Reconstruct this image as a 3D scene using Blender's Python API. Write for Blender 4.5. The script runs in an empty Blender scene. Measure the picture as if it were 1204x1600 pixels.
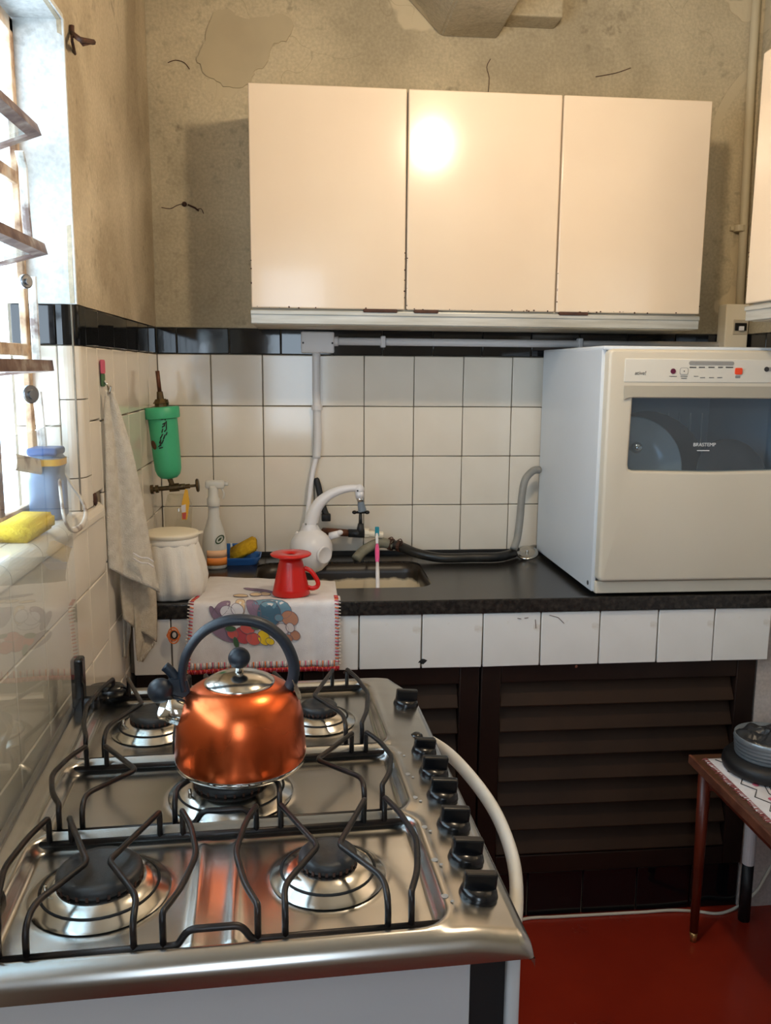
import bpy, bmesh, math, random
from mathutils import Vector, Matrix
random.seed(7)
R = math.radians
PI = math.pi
scene = bpy.context.scene
COL = scene.collection

# ------------------------------------------------------------------ camera
CAM = Vector((0.41865, -2.6447, 1.46024))
YAW, PITCH, ROLL, FPX = 0.098119, 0.163183, 0.0083627, 1354.96
cf = Vector((math.sin(YAW)*math.cos(PITCH), math.cos(YAW)*math.cos(PITCH), -math.sin(PITCH)))
cr0 = cf.cross(Vector((0, 0, 1))).normalized(); cu0 = cr0.cross(cf)
cr = cr0*math.cos(ROLL) + cu0*math.sin(ROLL); cu = -cr0*math.sin(ROLL) + cu0*math.cos(ROLL)
cd = bpy.data.cameras.new('camera'); cam = bpy.data.objects.new('camera', cd); COL.objects.link(cam)
cd.sensor_fit = 'HORIZONTAL'; cd.sensor_width = 36.0; cd.lens = FPX/1204*36.0
cd.clip_start = 0.02
cam.matrix_world = Matrix(((cr.x, cu.x, -cf.x, CAM.x), (cr.y, cu.y, -cf.y, CAM.y), (cr.z, cu.z, -cf.z, CAM.z), (0, 0, 0, 1)))
scene.camera = cam

# ------------------------------------------------------------------ sky, lamp strength, exposure
SKY = 7.0            # daylight outside the window
BULB = 270.0         # the bare bulb hanging from the ceiling
scene.view_settings.view_transform = 'Standard'
scene.view_settings.look = 'None'
scene.view_settings.exposure = 0.22
scene.view_settings.gamma = 1.0
scene.view_settings.use_curve_mapping = False
w = bpy.data.worlds.new('sky'); scene.world = w; w.use_nodes = True
bg = w.node_tree.nodes['Background']
bg.inputs[0].default_value = (0.70, 0.85, 1.0, 1); bg.inputs[1].default_value = SKY
# portal in the window opening (emits nothing, only guides the sampling of the sky)
pl = bpy.data.lights.new('window_portal', 'AREA'); pl.shape = 'RECTANGLE'; pl.size = 1.36; pl.size_y = 0.88
plo = bpy.data.objects.new('window_portal', pl); COL.objects.link(plo)
plo.location = (-0.13, -1.615, 1.62); plo.rotation_euler = (0, R(-90), R(0))
plo.rotation_euler = Matrix(((0, 0, -1), (1, 0, 0), (0, -1, 0))).to_4x4().to_euler()
pl.cycles.is_portal = True
# second portal in the open window behind the camera
pl2 = bpy.data.lights.new('door_portal', 'AREA'); pl2.shape = 'RECTANGLE'; pl2.size = 0.40; pl2.size_y = 1.12
plo2 = bpy.data.objects.new('door_portal', pl2); COL.objects.link(plo2)
plo2.location = (0.38, -3.58, 1.53); plo2.rotation_euler = (R(90), 0, 0)   # faces +y, into the room
plo2.rotation_euler = Matrix(((1, 0, 0), (0, 0, -1), (0, 1, 0))).to_4x4().to_euler()
pl2.cycles.is_portal = True

# ------------------------------------------------------------------ projection helpers (photo pixel -> place in the room)
def ray(px, py): return cf + cr*((px-602)/FPX) - cu*((py-800)/FPX)
def ay(px, py, y): d = ray(px, py); return CAM + d*((y-CAM.y)/d.y)
def az(px, py, z): d = ray(px, py); return CAM + d*((z-CAM.z)/d.z)
def ax(px, py, x): d = ray(px, py); return CAM + d*((x-CAM.x)/d.x)

# ------------------------------------------------------------------ materials
def lin(c):
    return tuple(((v/12.92) if v <= 0.04045 else ((v+0.055)/1.055)**2.4) for v in c)
def rgb(r, g, b): return lin((r/255, g/255, b/255))
def base(name, col, rough=0.5, metal=0.0, **kw):
    m = bpy.data.materials.new(name); m.use_nodes = True
    p = m.node_tree.nodes['Principled BSDF']
    p.inputs['Base Color'].default_value = (*col, 1); p.inputs['Roughness'].default_value = rough
    p.inputs['Metallic'].default_value = metal
    for k, v in kw.items():
        p.inputs[k.replace('_', ' ')].default_value = v
    return m
def noisy(name, stops, rough=0.5, scale=8.0, detail=6, bump=0.0, bscale=None, metal=0.0, rvar=0.0, stretch=(1, 1, 1), dist=0.0, **kw):
    """colour ramp over noise + bump"""
    m = base(name, stops[0][1], rough, metal, **kw); nt = m.node_tree; N = nt.nodes; L = nt.links
    p = N['Principled BSDF']
    tc = N.new('ShaderNodeTexCoord'); mp = N.new('ShaderNodeMapping'); mp.inputs['Scale'].default_value = stretch
    L.new(tc.outputs['Object'], mp.inputs[0])
    n = N.new('ShaderNodeTexNoise'); n.inputs['Scale'].default_value = scale; n.inputs['Detail'].default_value = detail
    n.inputs['Distortion'].default_value = dist
    L.new(mp.outputs[0], n.inputs['Vector'])
    cr_ = N.new('ShaderNodeValToRGB'); e = cr_.color_ramp.elements
    while len(e) < len(stops): e.new(0.5)
    for i, (pos, c) in enumerate(stops): e[i].position = pos; e[i].color = (*c, 1)
    L.new(n.outputs['Fac'], cr_.inputs[0]); L.new(cr_.outputs[0], p.inputs['Base Color'])
    if rvar:
        mr = N.new('ShaderNodeMapRange'); mr.inputs['To Min'].default_value = max(0, rough-rvar); mr.inputs['To Max'].default_value = rough+rvar
        L.new(n.outputs['Fac'], mr.inputs['Value']); L.new(mr.outputs[0], p.inputs['Roughness'])
    if bump:
        n2 = N.new('ShaderNodeTexNoise'); n2.inputs['Scale'].default_value = bscale or scale*4; n2.inputs['Detail'].default_value = 5
        L.new(mp.outputs[0], n2.inputs['Vector'])
        b = N.new('ShaderNodeBump'); b.inputs['Strength'].default_value = bump; b.inputs['Distance'].default_value = 0.004
        L.new(n2.outputs['Fac'], b.inputs['Height']); L.new(b.outputs[0], p.inputs['Normal'])
    return m
def glassy(name, tint, refl=0.12, rough=0.02, haze=0.0, hazecol=(0.8, 0.85, 0.9)):
    m = bpy.data.materials.new(name); m.use_nodes = True; nt = m.node_tree; N = nt.nodes; L = nt.links
    N.remove(N['Principled BSDF']); out = N['Material Output']
    t = N.new('ShaderNodeBsdfTransparent'); t.inputs[0].default_value = (*tint, 1)
    g = N.new('ShaderNodeBsdfGlossy'); g.inputs['Roughness'].default_value = rough
    f = N.new('ShaderNodeFresnel'); f.inputs[0].default_value = 1.45
    mx = N.new('ShaderNodeMixShader'); ma = N.new('ShaderNodeMath'); ma.operation = 'ADD'; ma.use_clamp = True; ma.inputs[1].default_value = refl-0.04
    L.new(f.outputs[0], ma.inputs[0])
    ge = N.new('ShaderNodeNewGeometry'); inv = N.new('ShaderNodeMath'); inv.operation = 'SUBTRACT'; inv.inputs[0].default_value = 1.0; L.new(ge.outputs['Backfacing'], inv.inputs[1])
    mu = N.new('ShaderNodeMath'); mu.operation = 'MULTIPLY'; L.new(ma.outputs[0], mu.inputs[0]); L.new(inv.outputs[0], mu.inputs[1]); L.new(mu.outputs[0], mx.inputs[0]); L.new(t.outputs[0], mx.inputs[1]); L.new(g.outputs[0], mx.inputs[2])
    last = mx
    if haze:
        d = N.new('ShaderNodeBsdfDiffuse'); d.inputs[0].default_value = (*hazecol, 1)
        m2 = N.new('ShaderNodeMixShader'); m2.inputs[0].default_value = haze
        L.new(mx.outputs[0], m2.inputs[1]); L.new(d.outputs[0], m2.inputs[2]); last = m2
    L.new(last.outputs[0], out.inputs[0])
    return m

def plaster_mat(name, c1, c2, c3, patch):
    """old lime plaster: blotches, darker mould specks, flaked patches with an edge, hairline cracks"""
    m = base(name, c1, 0.85); nt = m.node_tree; N = nt.nodes; L = nt.links; p = N['Principled BSDF']
    tc = N.new('ShaderNodeTexCoord')
    def noise(s, d=6, dist=0.0, off=0.0):
        n = N.new('ShaderNodeTexNoise'); n.inputs['Scale'].default_value = s; n.inputs['Detail'].default_value = d; n.inputs['Distortion'].default_value = dist
        mp = N.new('ShaderNodeMapping'); mp.inputs['Location'].default_value = (off, off*.7, off*.3)
        L.new(tc.outputs['Object'], mp.inputs[0]); L.new(mp.outputs[0], n.inputs['Vector']); return n.outputs['Fac']
    def ramp(v, a, b, ca=(0, 0, 0), cb=(1, 1, 1)):
        r = N.new('ShaderNodeValToRGB'); r.color_ramp.elements[0].position = a; r.color_ramp.elements[1].position = b
        r.color_ramp.elements[0].color = (*ca, 1); r.color_ramp.elements[1].color = (*cb, 1); L.new(v, r.inputs[0]); return r.outputs[0]
    def mix(f, a, b, mode='MIX'):
        x = N.new('ShaderNodeMix'); x.data_type = 'RGBA'; x.blend_type = mode
        L.new(f, x.inputs[0]); L.new(a, x.inputs[6]); L.new(b, x.inputs[7]); return x.outputs[2]
    big = ramp(noise(2.2, 5, 0.4), 0.40, 0.60, c1, c2)
    cc = N.new('ShaderNodeRGB'); cc.outputs[0].default_value = (*c3, 1)
    spk = ramp(noise(38, 5, 0.0, 3.1), 0.54, 0.76)
    col = mix(ramp(noise(5, 3, 0, 8), 0.46, 0.74), big, mix(spk, big, cc.outputs[0]))
    fine = ramp(noise(120, 3), 0.35, 0.7, (0.80, 0.80, 0.80), (1.08, 1.08, 1.08))
    one = N.new('ShaderNodeValue'); one.outputs[0].default_value = 0.7
    col = mix(one.outputs[0], col, fine, 'MULTIPLY')
    pm = ramp(noise(1.55, 4, 0.9, 5.2), 0.615, 0.622)       # flaked areas
    pc = N.new('ShaderNodeRGB'); pc.outputs[0].default_value = (*patch, 1)
    col = mix(pm, col, pc.outputs[0])
    vo = N.new('ShaderNodeTexVoronoi'); vo.feature = 'DISTANCE_TO_EDGE'; vo.inputs['Scale'].default_value = 2.3
    mpv = N.new('ShaderNodeMapping'); nv = N.new('ShaderNodeTexNoise'); nv.inputs['Scale'].default_value = 5
    va = N.new('ShaderNodeVectorMath'); va.operation = 'MULTIPLY_ADD'; va.inputs[1].default_value = (0.5, 0.5, 0.5)
    L.new(tc.outputs['Object'], nv.inputs['Vector']); L.new(nv.outputs['Color'], va.inputs[0]); L.new(tc.outputs['Object'], va.inputs[2])
    L.new(va.outputs[0], vo.inputs['Vector'])
    ck = ramp(vo.outputs['Distance'], 0.0, 0.006, (0.66, 0.63, 0.58), (1, 1, 1))
    ckm = mix(ramp(noise(1.4, 2, 0, 12), 0.58, 0.64), N_white(N), ck)
    col = mix(one.outputs[0], col, ckm, 'MULTIPLY')
    L.new(col, p.inputs['Base Color'])
    b = N.new('ShaderNodeBump'); b.inputs['Strength'].default_value = 0.5; b.inputs['Distance'].default_value = 0.004
    ad = N.new('ShaderNodeMath'); ad.operation = 'MULTIPLY_ADD'; ad.inputs[1].default_value = -0.5
    L.new(pm, ad.inputs[0]); L.new(noise(45, 6), ad.inputs[2]); L.new(ad.outputs[0], b.inputs['Height']); L.new(b.outputs[0], p.inputs['Normal'])
    return m
def N_white(N):
    x = N.new('ShaderNodeRGB'); x.outputs[0].default_value = (1, 1, 1, 1); return x.outputs[0]

M = {}
M['plaster'] = plaster_mat('aged plaster', rgb(204, 190, 160), rgb(172, 159, 132), rgb(104, 94, 76), rgb(200, 186, 156))
M['plaster_left'] = plaster_mat('aged plaster left', rgb(210, 196, 170), rgb(168, 153, 128), rgb(102, 91, 74), rgb(186, 172, 146))
M['plaster_reveal'] = plaster_mat('white reveal plaster', rgb(226, 226, 222), rgb(200, 202, 200), rgb(120, 120, 116), rgb(214, 206, 186))
M['rough_wall'] = plaster_mat('rough painted wall', rgb(200, 190, 184), rgb(182, 170, 162), rgb(110, 98, 92), rgb(196, 170, 156))
M['ceiling'] = noisy('ceiling paint', [(0.3, rgb(205, 198, 182)), (0.7, rgb(188, 180, 164))], 0.9, 3)
M['grout'] = noisy('grout', [(0.3, rgb(150, 138, 120)), (0.7, rgb(108, 98, 84))], 0.9, 14, bump=0.2)
M['tile'] = noisy('white glazed tile', [(0.3, rgb(234, 226, 212)), (0.75, rgb(224, 215, 200))], 0.10, 5, bump=0.035, bscale=9)
M['tile_apron'] = noisy('worn white tile', [(0.33, rgb(196, 182, 160)), (0.39, rgb(232, 230, 226)), (0.8, rgb(224, 221, 216))], 0.22, 6, bump=0.05, bscale=10)
M['black_tile'] = noisy('black glazed tile', [(0.3, rgb(12, 13, 16)), (0.7, rgb(18, 19, 22))], 0.06, 4, bump=0.05, bscale=9)
M['floor'] = noisy('red cement floor', [(0.3, rgb(150, 46, 28)), (0.7, rgb(134, 36, 22))], 0.26, 3, rvar=0.06, bump=0.03, bscale=6)
M['granite'] = noisy('dark granite', [(0.3, rgb(20, 19, 19)), (0.55, rgb(40, 37, 34)), (0.8, rgb(66, 60, 54))], 0.24, 90, bump=0.02)
M['cream_steel'] = noisy('cream enamelled steel', [(0.3, rgb(228, 209, 184)), (0.7, rgb(221, 200, 174))], 0.17, 2.5, bump=0.008, bscale=4, Coat_Weight=0.2, Coat_Roughness=0.05)
M['cabinet_side'] = noisy('cabinet carcass', [(0.3, rgb(206, 196, 176)), (0.7, rgb(180, 166, 142))], 0.5, 6)
M['aluminium'] = noisy('worn aluminium', [(0.3, rgb(206, 206, 200)), (0.7, rgb(170, 168, 158))], 0.45, 14, metal=0.35, stretch=(0.3, 1, 4))
M['rust'] = noisy('rust brown', [(0.3, rgb(82, 46, 28)), (0.7, rgb(50, 30, 22))], 0.7, 40, bump=0.2)
M['dark_louver'] = noisy('dark brown louver', [(0.3, rgb(40, 26, 20)), (0.7, rgb(28, 18, 15))], 0.42, 6, Specular_IOR_Level=0.25)
M['dark_slat'] = noisy('brown slat', [(0.3, rgb(56, 39, 28)), (0.7, rgb(43, 30, 22))], 0.5, 6, Specular_IOR_Level=0.2)
M['steel'] = noisy('stainless cooktop', [(0.3, rgb(196, 194, 190)), (0.7, rgb(186, 184, 180))], 0.25, 3, metal=1.0, rvar=0.03, stretch=(1, 10, 1))
M['steel_edge'] = base('stainless edge', rgb(150, 150, 152), 0.33, 1.0)
M['chrome'] = base('chrome', rgb(215, 213, 210), 0.10, 1.0)
M['dish_chrome'] = noisy('burner chrome', [(0.3, rgb(208, 206, 202)), (0.75, rgb(190, 184, 174))], 0.2, 14, metal=1.0)
M['skim'] = noisy('smooth skim coat', [(0.3, rgb(190, 176, 146)), (0.7, rgb(180, 166, 138))], 0.8, 9, bump=0.15, bscale=30)
M['chrome_soft'] = noisy('worn chrome', [(0.3, rgb(205, 203, 198)), (0.75, rgb(180, 172, 160))], 0.16, 12, metal=1.0)
M['iron'] = noisy('blackened wire', [(0.4, rgb(22, 22, 24)), (0.75, rgb(52, 40, 35))], 0.38, 25, bump=0.1, metal=0.3)
M['cap'] = noisy('burner cap', [(0.3, rgb(30, 31, 33)), (0.7, rgb(46, 46, 47))], 0.5, 30, bump=0.15)
M['black_plastic'] = base('black plastic', rgb(14, 15, 18), 0.22)
M['black_matte'] = base('black rubber', rgb(22, 22, 24), 0.5)
M['dark_gap'] = base('dark gasket', rgb(16, 16, 18), 0.7)
M['white_enamel'] = noisy('pale grey enamel', [(0.3, rgb(200, 203, 206)), (0.7, rgb(192, 195, 198))], 0.25, 3)
M['handle_white'] = noisy('yellowed white bar', [(0.5, rgb(228, 226, 220)), (0.8, rgb(212, 198, 170))], 0.32, 4)
M['copper'] = noisy('orange red anodised', [(0.3, rgb(232, 118, 66)), (0.7, rgb(214, 92, 50))], 0.27, 3, metal=1.0, rvar=0.05)
M['blue_grip'] = base('dark blue grip', rgb(20, 29, 40), 0.45)
M['glass'] = glassy('clear glass', (0.965, 0.985, 0.985), 0.06, 0.02, 0.02)
M['glass_pane'] = glassy('window glass', (0.88, 0.95, 0.97), 0.10, 0.05, 0.10, (0.8, 0.9, 0.95))
M['glass_smoked'] = glassy('tinted door glass', (0.80, 0.87, 0.92), 0.09, 0.03, 0.06, (0.40, 0.48, 0.54))
M['frame_paint'] = noisy('peeling window paint', [(0.36, rgb(120, 84, 58)), (0.5, rgb(196, 164, 130)), (0.75, rgb(222, 214, 200))], 0.6, 18, bump=0.3)
M['frame_rust'] = noisy('rusty window steel', [(0.32, rgb(74, 42, 34)), (0.55, rgb(120, 96, 84)), (0.8, rgb(176, 168, 156))], 0.6, 22, bump=0.3)
M['lever_paint'] = noisy('chipped lever paint', [(0.35, rgb(120, 100, 92)), (0.48, rgb(206, 198, 186)), (0.8, rgb(224, 218, 208))], 0.5, 24, bump=0.2)
M['pvc'] = base('white pvc', rgb(222, 220, 220), 0.4)
M['pvc_cream'] = base('cream painted conduit', rgb(196, 184, 156), 0.6)
M['white_plastic'] = base('white plastic', rgb(236, 234, 236), 0.28)
M['cream_plastic'] = base('cream plastic', rgb(236, 226, 204), 0.4)
M['dw_side'] = noisy('white painted steel', [(0.3, rgb(214, 220, 226)), (0.7, rgb(206, 213, 220))], 0.35, 3)
M['dw_cream'] = noisy('ivory plastic', [(0.3, rgb(212, 203, 185)), (0.7, rgb(206, 196, 177))], 0.38, 3)
M['dw_panel'] = base('pale control panel', rgb(216, 211, 199), 0.35)
M['dw_grey'] = base('warm grey plastic', rgb(168, 162, 148), 0.45)
M['dw_inner'] = base('grey tub lining', rgb(168, 178, 186), 0.4)
M['print_dark'] = base('dark print', rgb(52, 50, 52), 0.5)
M['print_grey'] = base('grey print', rgb(150, 148, 144), 0.5)
M['print_white'] = base('white print', rgb(226, 230, 232), 0.5)
M['red_btn'] = base('orange red button', rgb(240, 78, 40), 0.35)
M['plum_btn'] = base('plum button', rgb(96, 28, 58), 0.35)
M['dish'] = base('glazed grey plate', rgb(170, 176, 178), 0.15)
M['dish_dark'] = base('dark pot lid', rgb(58, 60, 62), 0.3)
M['green'] = noisy('green plastic', [(0.3, rgb(72, 186, 136)), (0.7, rgb(58, 168, 120))], 0.4, 6, bump=0.04)
M['brass'] = noisy('tarnished brass', [(0.3, rgb(110, 92, 58)), (0.6, rgb(78, 62, 42)), (0.8, rgb(130, 118, 84))], 0.42, 40, metal=0.7, bump=0.2)
M['old_pipe'] = noisy('old copper pipe', [(0.3, rgb(120, 72, 48)), (0.7, rgb(80, 52, 38))], 0.5, 30, metal=0.4, bump=0.2)
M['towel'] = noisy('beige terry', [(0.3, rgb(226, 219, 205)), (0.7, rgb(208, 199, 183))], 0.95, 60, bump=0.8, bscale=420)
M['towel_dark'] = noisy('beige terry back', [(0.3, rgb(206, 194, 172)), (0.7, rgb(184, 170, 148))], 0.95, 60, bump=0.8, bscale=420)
M['cloth'] = noisy('white cotton', [(0.3, rgb(232, 228, 228)), (0.7, rgb(222, 216, 216))], 0.9, 30, bump=0.3, bscale=500)
M['cover'] = noisy('white gathered cotton', [(0.3, rgb(240, 236, 228)), (0.7, rgb(230, 224, 214))], 0.9, 20, bump=0.2, bscale=300)
M['red_plastic'] = base('red plastic', rgb(206, 26, 18), 0.3, 0.0, Subsurface_Weight=0.05)
M['crochet_red'] = base('red crochet', rgb(168, 28, 44), 0.9)
M['crochet_orange'] = base('orange crochet', rgb(226, 120, 60), 0.9)
M['crochet_white'] = base('white crochet', rgb(236, 224, 216), 0.9)
M['crochet_pink'] = base('pink crochet', rgb(206, 96, 120), 0.9)
M['blue_plastic'] = base('blue plastic', rgb(48, 104, 176), 0.35)
M['sponge_yellow'] = noisy('yellow sponge', [(0.3, rgb(238, 206, 62)), (0.7, rgb(224, 190, 44))], 0.95, 90, bump=0.8, bscale=200)
M['sponge_ochre'] = noisy('ochre sponge', [(0.3, rgb(214, 172, 30)), (0.7, rgb(190, 148, 20))], 0.95, 90, bump=0.8, bscale=200)
M['bottle_white'] = base('translucent white bottle', rgb(232, 230, 222), 0.35, 0.0, Transmission_Weight=0.25)
M['label_orange'] = base('orange label', rgb(236, 140, 60), 0.5)
M['label_peach'] = base('peach label', rgb(238, 190, 150), 0.5)
M['label_green'] = base('green print', rgb(54, 78, 44), 0.5)
M['bag_clear'] = glassy('clear film', (0.94, 0.92, 0.86), 0.10, 0.08, 0.10, (0.9, 0.85, 0.75))
M['bag_yellow'] = base('yellow wrapper', rgb(232, 178, 52), 0.4)
M['hose_black'] = noisy('black hose', [(0.3, rgb(20, 20, 20)), (0.75, rgb(44, 42, 38))], 0.4, 30, bump=0.15)
M['hose_grey'] = noisy('grey hose', [(0.3, rgb(150, 148, 142)), (0.7, rgb(132, 130, 124))], 0.5, 20)
M['hose_beige'] = noisy('faded grey hose', [(0.3, rgb(140, 136, 118)), (0.7, rgb(112, 108, 92))], 0.6, 30)
M['grey_rubber'] = base('grey blue rubber', rgb(118, 130, 142), 0.45)
M['pink'] = base('pink plastic', rgb(240, 90, 150), 0.3)
M['teal'] = base('teal bristles', rgb(30, 140, 160), 0.6)
M['table_wood'] = noisy('brown laminate', [(0.3, rgb(104, 70, 48)), (0.7, rgb(76, 48, 33))], 0.35, 14, stretch=(1, 12, 1))
M['table_edge'] = noisy('worn table edge', [(0.3, rgb(122, 74, 54)), (0.7, rgb(78, 42, 30))], 0.5, 20)
M['leg_wood'] = noisy('reddish leg', [(0.3, rgb(104, 40, 22)), (0.7, rgb(78, 28, 16))], 0.35, 8, stretch=(6, 6, 1))
M['brass_tip'] = base('brass ferrule', rgb(190, 150, 96), 0.3, 0.8)
M['cloth_print'] = None
M['tin'] = noisy('dull grey metal', [(0.3, rgb(150, 158, 164)), (0.7, rgb(118, 126, 134))], 0.35, 10, metal=0.5)
M['crumple'] = noisy('crumpled dark film', [(0.3, rgb(52, 54, 58)), (0.6, rgb(30, 31, 34)), (0.8, rgb(84, 86, 90))], 0.3, 14, bump=0.6, bscale=18)
M['cable'] = base('white cable', rgb(208, 204, 190), 0.5)
M['print_line'] = base('printed outline', rgb(128, 112, 122), 0.9)
M['fray'] = base('faded red threads', rgb(150, 84, 82), 0.9)
M['onion'] = base('printed onion', rgb(186, 132, 106), 0.9)
M['garlic'] = base('printed garlic', rgb(214, 202, 200), 0.9)
M['teal_print'] = base('printed teal bowl', rgb(110, 146, 166), 0.9)
M['teal_dark'] = base('printed dark teal', rgb(74, 108, 130), 0.9)
M['purple_print'] = base('printed aubergine', rgb(140, 116, 138), 0.9)
M['tomato'] = base('printed tomato', rgb(206, 92, 86), 0.9)
M['tomato_dark'] = base('printed red pepper', rgb(190, 76, 84), 0.9)
M['pepper_yellow'] = base('printed yellow pepper', rgb(236, 200, 44), 0.9)
M['leaf_print'] = base('printed leaf', rgb(70, 104, 72), 0.9)
M['mushroom'] = base('printed mushroom', rgb(222, 196, 160), 0.9)
M['egg_print'] = base('printed pale egg', rgb(226, 222, 226), 0.9)
M['detergent_blue'] = glassy('blue plastic film', (0.45, 0.62, 0.82), 0.10, 0.1, 0.45, (0.30, 0.48, 0.70))
M['bottle_blue'] = base('blue bottle', rgb(112, 138, 172), 0.3, 0.0, Transmission_Weight=0.35)
M['cap_blue'] = base('blue cap', rgb(44, 84, 140), 0.4)
bm_ = bpy.data.materials.new('lit bulb'); bm_.use_nodes = True
bp = bm_.node_tree.nodes['Principled BSDF']; bp.inputs['Base Color'].default_value = (1, 1, 1, 1)
bp.inputs['Emission Color'].default_value = (1.0, 0.80, 0.56, 1); bp.inputs['Emission Strength'].default_value = BULB
M['bulb'] = bm_
# sink enamel: grime band under the rim is a stain of its own
def sink_mat():
    m = base('stained enamel', rgb(206, 188, 156), 0.35); nt = m.node_tree; N = nt.nodes; L = nt.links; p = N['Principled BSDF']
    tc = N.new('ShaderNodeTexCoord'); sp = N.new('ShaderNodeSeparateXYZ'); L.new(tc.outputs['Object'], sp.inputs[0])
    n = N.new('ShaderNodeTexNoise'); n.inputs['Scale'].default_value = 22; n.inputs['Detail'].default_value = 6; L.new(tc.outputs['Object'], n.inputs['Vector'])
    ma = N.new('ShaderNodeMath'); ma.operation = 'MULTIPLY_ADD'; ma.inputs[1].default_value = 0.03
    L.new(n.outputs['Fac'], ma.inputs[0]); L.new(sp.outputs['Z'], ma.inputs[2])
    r = N.new('ShaderNodeValToRGB'); e = r.color_ramp.elements
    mr = N.new('ShaderNodeMapRange'); mr.inputs['From Min'].default_value = -0.06; mr.inputs['From Max'].default_value = 0.02
    L.new(ma.outputs[0], mr.inputs['Value']); L.new(mr.outputs[0], r.inputs[0])
    e[0].position = 0.28; e[0].color = (*rgb(214, 198, 168), 1); e[1].position = 0.40; e[1].color = (*rgb(40, 32, 24), 1)
    L.new(r.outputs[0], p.inputs['Base Color']); return m
M['sink'] = sink_mat()

# ------------------------------------------------------------------ mesh helpers
ROOT = {}      # object name -> matrix of its top-level thing
def finish(name, me, mat, parent, smooth=False, world=True):
    for mm in (mat if isinstance(mat, (list, tuple)) else [mat]):
        me.materials.append(M[mm])
    if parent is not None and world:
        me.transform(ROOT[parent.name].inverted())
    o = bpy.data.objects.new(name, me); COL.objects.link(o)
    ROOT[o.name] = ROOT[parent.name] if parent is not None else Matrix()
    if parent is not None: o.parent = parent
    if smooth:
        for p in me.polygons: p.use_smooth = True
    return o
def flat_big(me):
    if len(me.polygons) > 400: return
    mx = max(p.area for p in me.polygons)
    for p in me.polygons:
        if p.area > 0.05*mx and len(me.polygons) < 200 and p.area > 4e-5: p.use_smooth = False
def obj(name, bm, mat, parent=None, smooth=False, world=True, angle=None):
    bmesh.ops.recalc_face_normals(bm, faces=bm.faces[:])
    me = bpy.data.meshes.new(name); bm.to_mesh(me); bm.free()
    o = finish(name, me, mat, parent, smooth or angle is not None, world)
    if angle is not None:
        me.set_sharp_from_angle(angle=R(angle)); flat_big(me)
    return o
def thing(name, label, cat, loc=(0, 0, 0), rotz=0.0, group=None):
    o = bpy.data.objects.new(name, None); COL.objects.link(o); o.empty_display_size = 0.05
    o.location = loc; o.rotation_euler = (0, 0, rotz); o['label'] = label; o['category'] = cat
    if group: o['group'] = group
    ROOT[o.name] = Matrix.Translation(Vector(loc)) @ Matrix.Rotation(rotz, 4, 'Z'); return o
def tag(o, label, cat, group=None):
    o['label'] = label; o['category'] = cat
    if group: o['group'] = group
    return o
def struct(o, label=None):
    o['kind'] = 'structure'
    if label: o['label'] = label
    return o
def rebase(o, p):
    """put the origin of a one-mesh thing at p"""
    o.data.transform(Matrix.Translation(-Vector(p))); o.location = p; return o

def BM(): return bmesh.new()
def box(bm, x0, x1, y0, y1, z0, z1, bev=0.0, seg=2, mi=0):
    ge = bmesh.ops.create_cube(bm, size=1.0, matrix=Matrix.Translation(((x0+x1)/2, (y0+y1)/2, (z0+z1)/2)) @ Matrix.Diagonal((abs(x1-x0), abs(y1-y0), abs(z1-z0), 1)))
    vs = ge['verts']; es = {e for v in vs for e in v.link_edges}
    fs = {f for v in vs for f in v.link_faces}
    for f in fs: f.material_index = mi
    if bev > 0:
        bmesh.ops.bevel(bm, geom=list(es), offset=bev, segments=seg, affect='EDGES', profile=0.5)
    return bm
def obox(bm, c, ux, uy, uz, sx, sy, sz, bev=0.0, seg=1):
    m = Matrix((ux.normalized(), uy.normalized(), uz.normalized())).transposed().to_4x4()
    m = Matrix.Translation(c) @ m @ Matrix.Diagonal((sx, sy, sz, 1))
    ge = bmesh.ops.create_cube(bm, size=1.0, matrix=m); vs = ge['verts']
    if bev: bmesh.ops.bevel(bm, geom=list({e for v in vs for e in v.link_edges}), offset=bev, segments=seg, affect='EDGES')
    return bm
def lathe(bm, prof, seg=32, mat=Matrix(), cap0=True, cap1=True, squash=(1, 1)):
    rings = []
    for r, z in prof:
        rings.append([bm.verts.new(mat @ Vector((r*squash[0]*math.cos(2*PI*k/seg), r*squash[1]*math.sin(2*PI*k/seg), z))) for k in range(seg)])
    for a, b in zip(rings, rings[1:]):
        for k in range(seg):
            bm.faces.new((a[k], a[(k+1) % seg], b[(k+1) % seg], b[k]))
    if cap0: bm.faces.new(rings[0][::-1])
    if cap1: bm.faces.new(rings[-1])
    return bm
def axis_mat(p, d):
    """matrix with origin p and local z along d"""
    z = Vector(d).normalized(); x = z.orthogonal().normalized(); y = z.cross(x)
    return Matrix.Translation(Vector(p)) @ Matrix((x, y, z)).transposed().to_4x4()
def cyl(bm, p, q, r, r2=None, seg=16, bev=0.0):
    p = Vector(p); q = Vector(q); L = (q-p).length; r2 = r if r2 is None else r2
    prof = [(r, 0), (r2, L)] if not bev else [(max(r-bev, 1e-4), 0), (r, bev), (r2, L-bev), (max(r2-bev, 1e-4), L)]
    return lathe(bm, prof, seg, axis_mat(p, q-p))
def smooth_path(pts, n=6):
    P = [Vector(p) for p in pts]; out = []
    for i in range(len(P)-1):
        a = P[max(i-1, 0)]; b = P[i]; c = P[i+1]; d = P[min(i+2, len(P)-1)]
        for k in range(n):
            t = k/n
            out.append(0.5*((2*b)+(c-a)*t+(2*a-5*b+4*c-d)*t*t+(3*b-a-3*c+d)*t**3))
    out.append(P[-1]); return out
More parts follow.
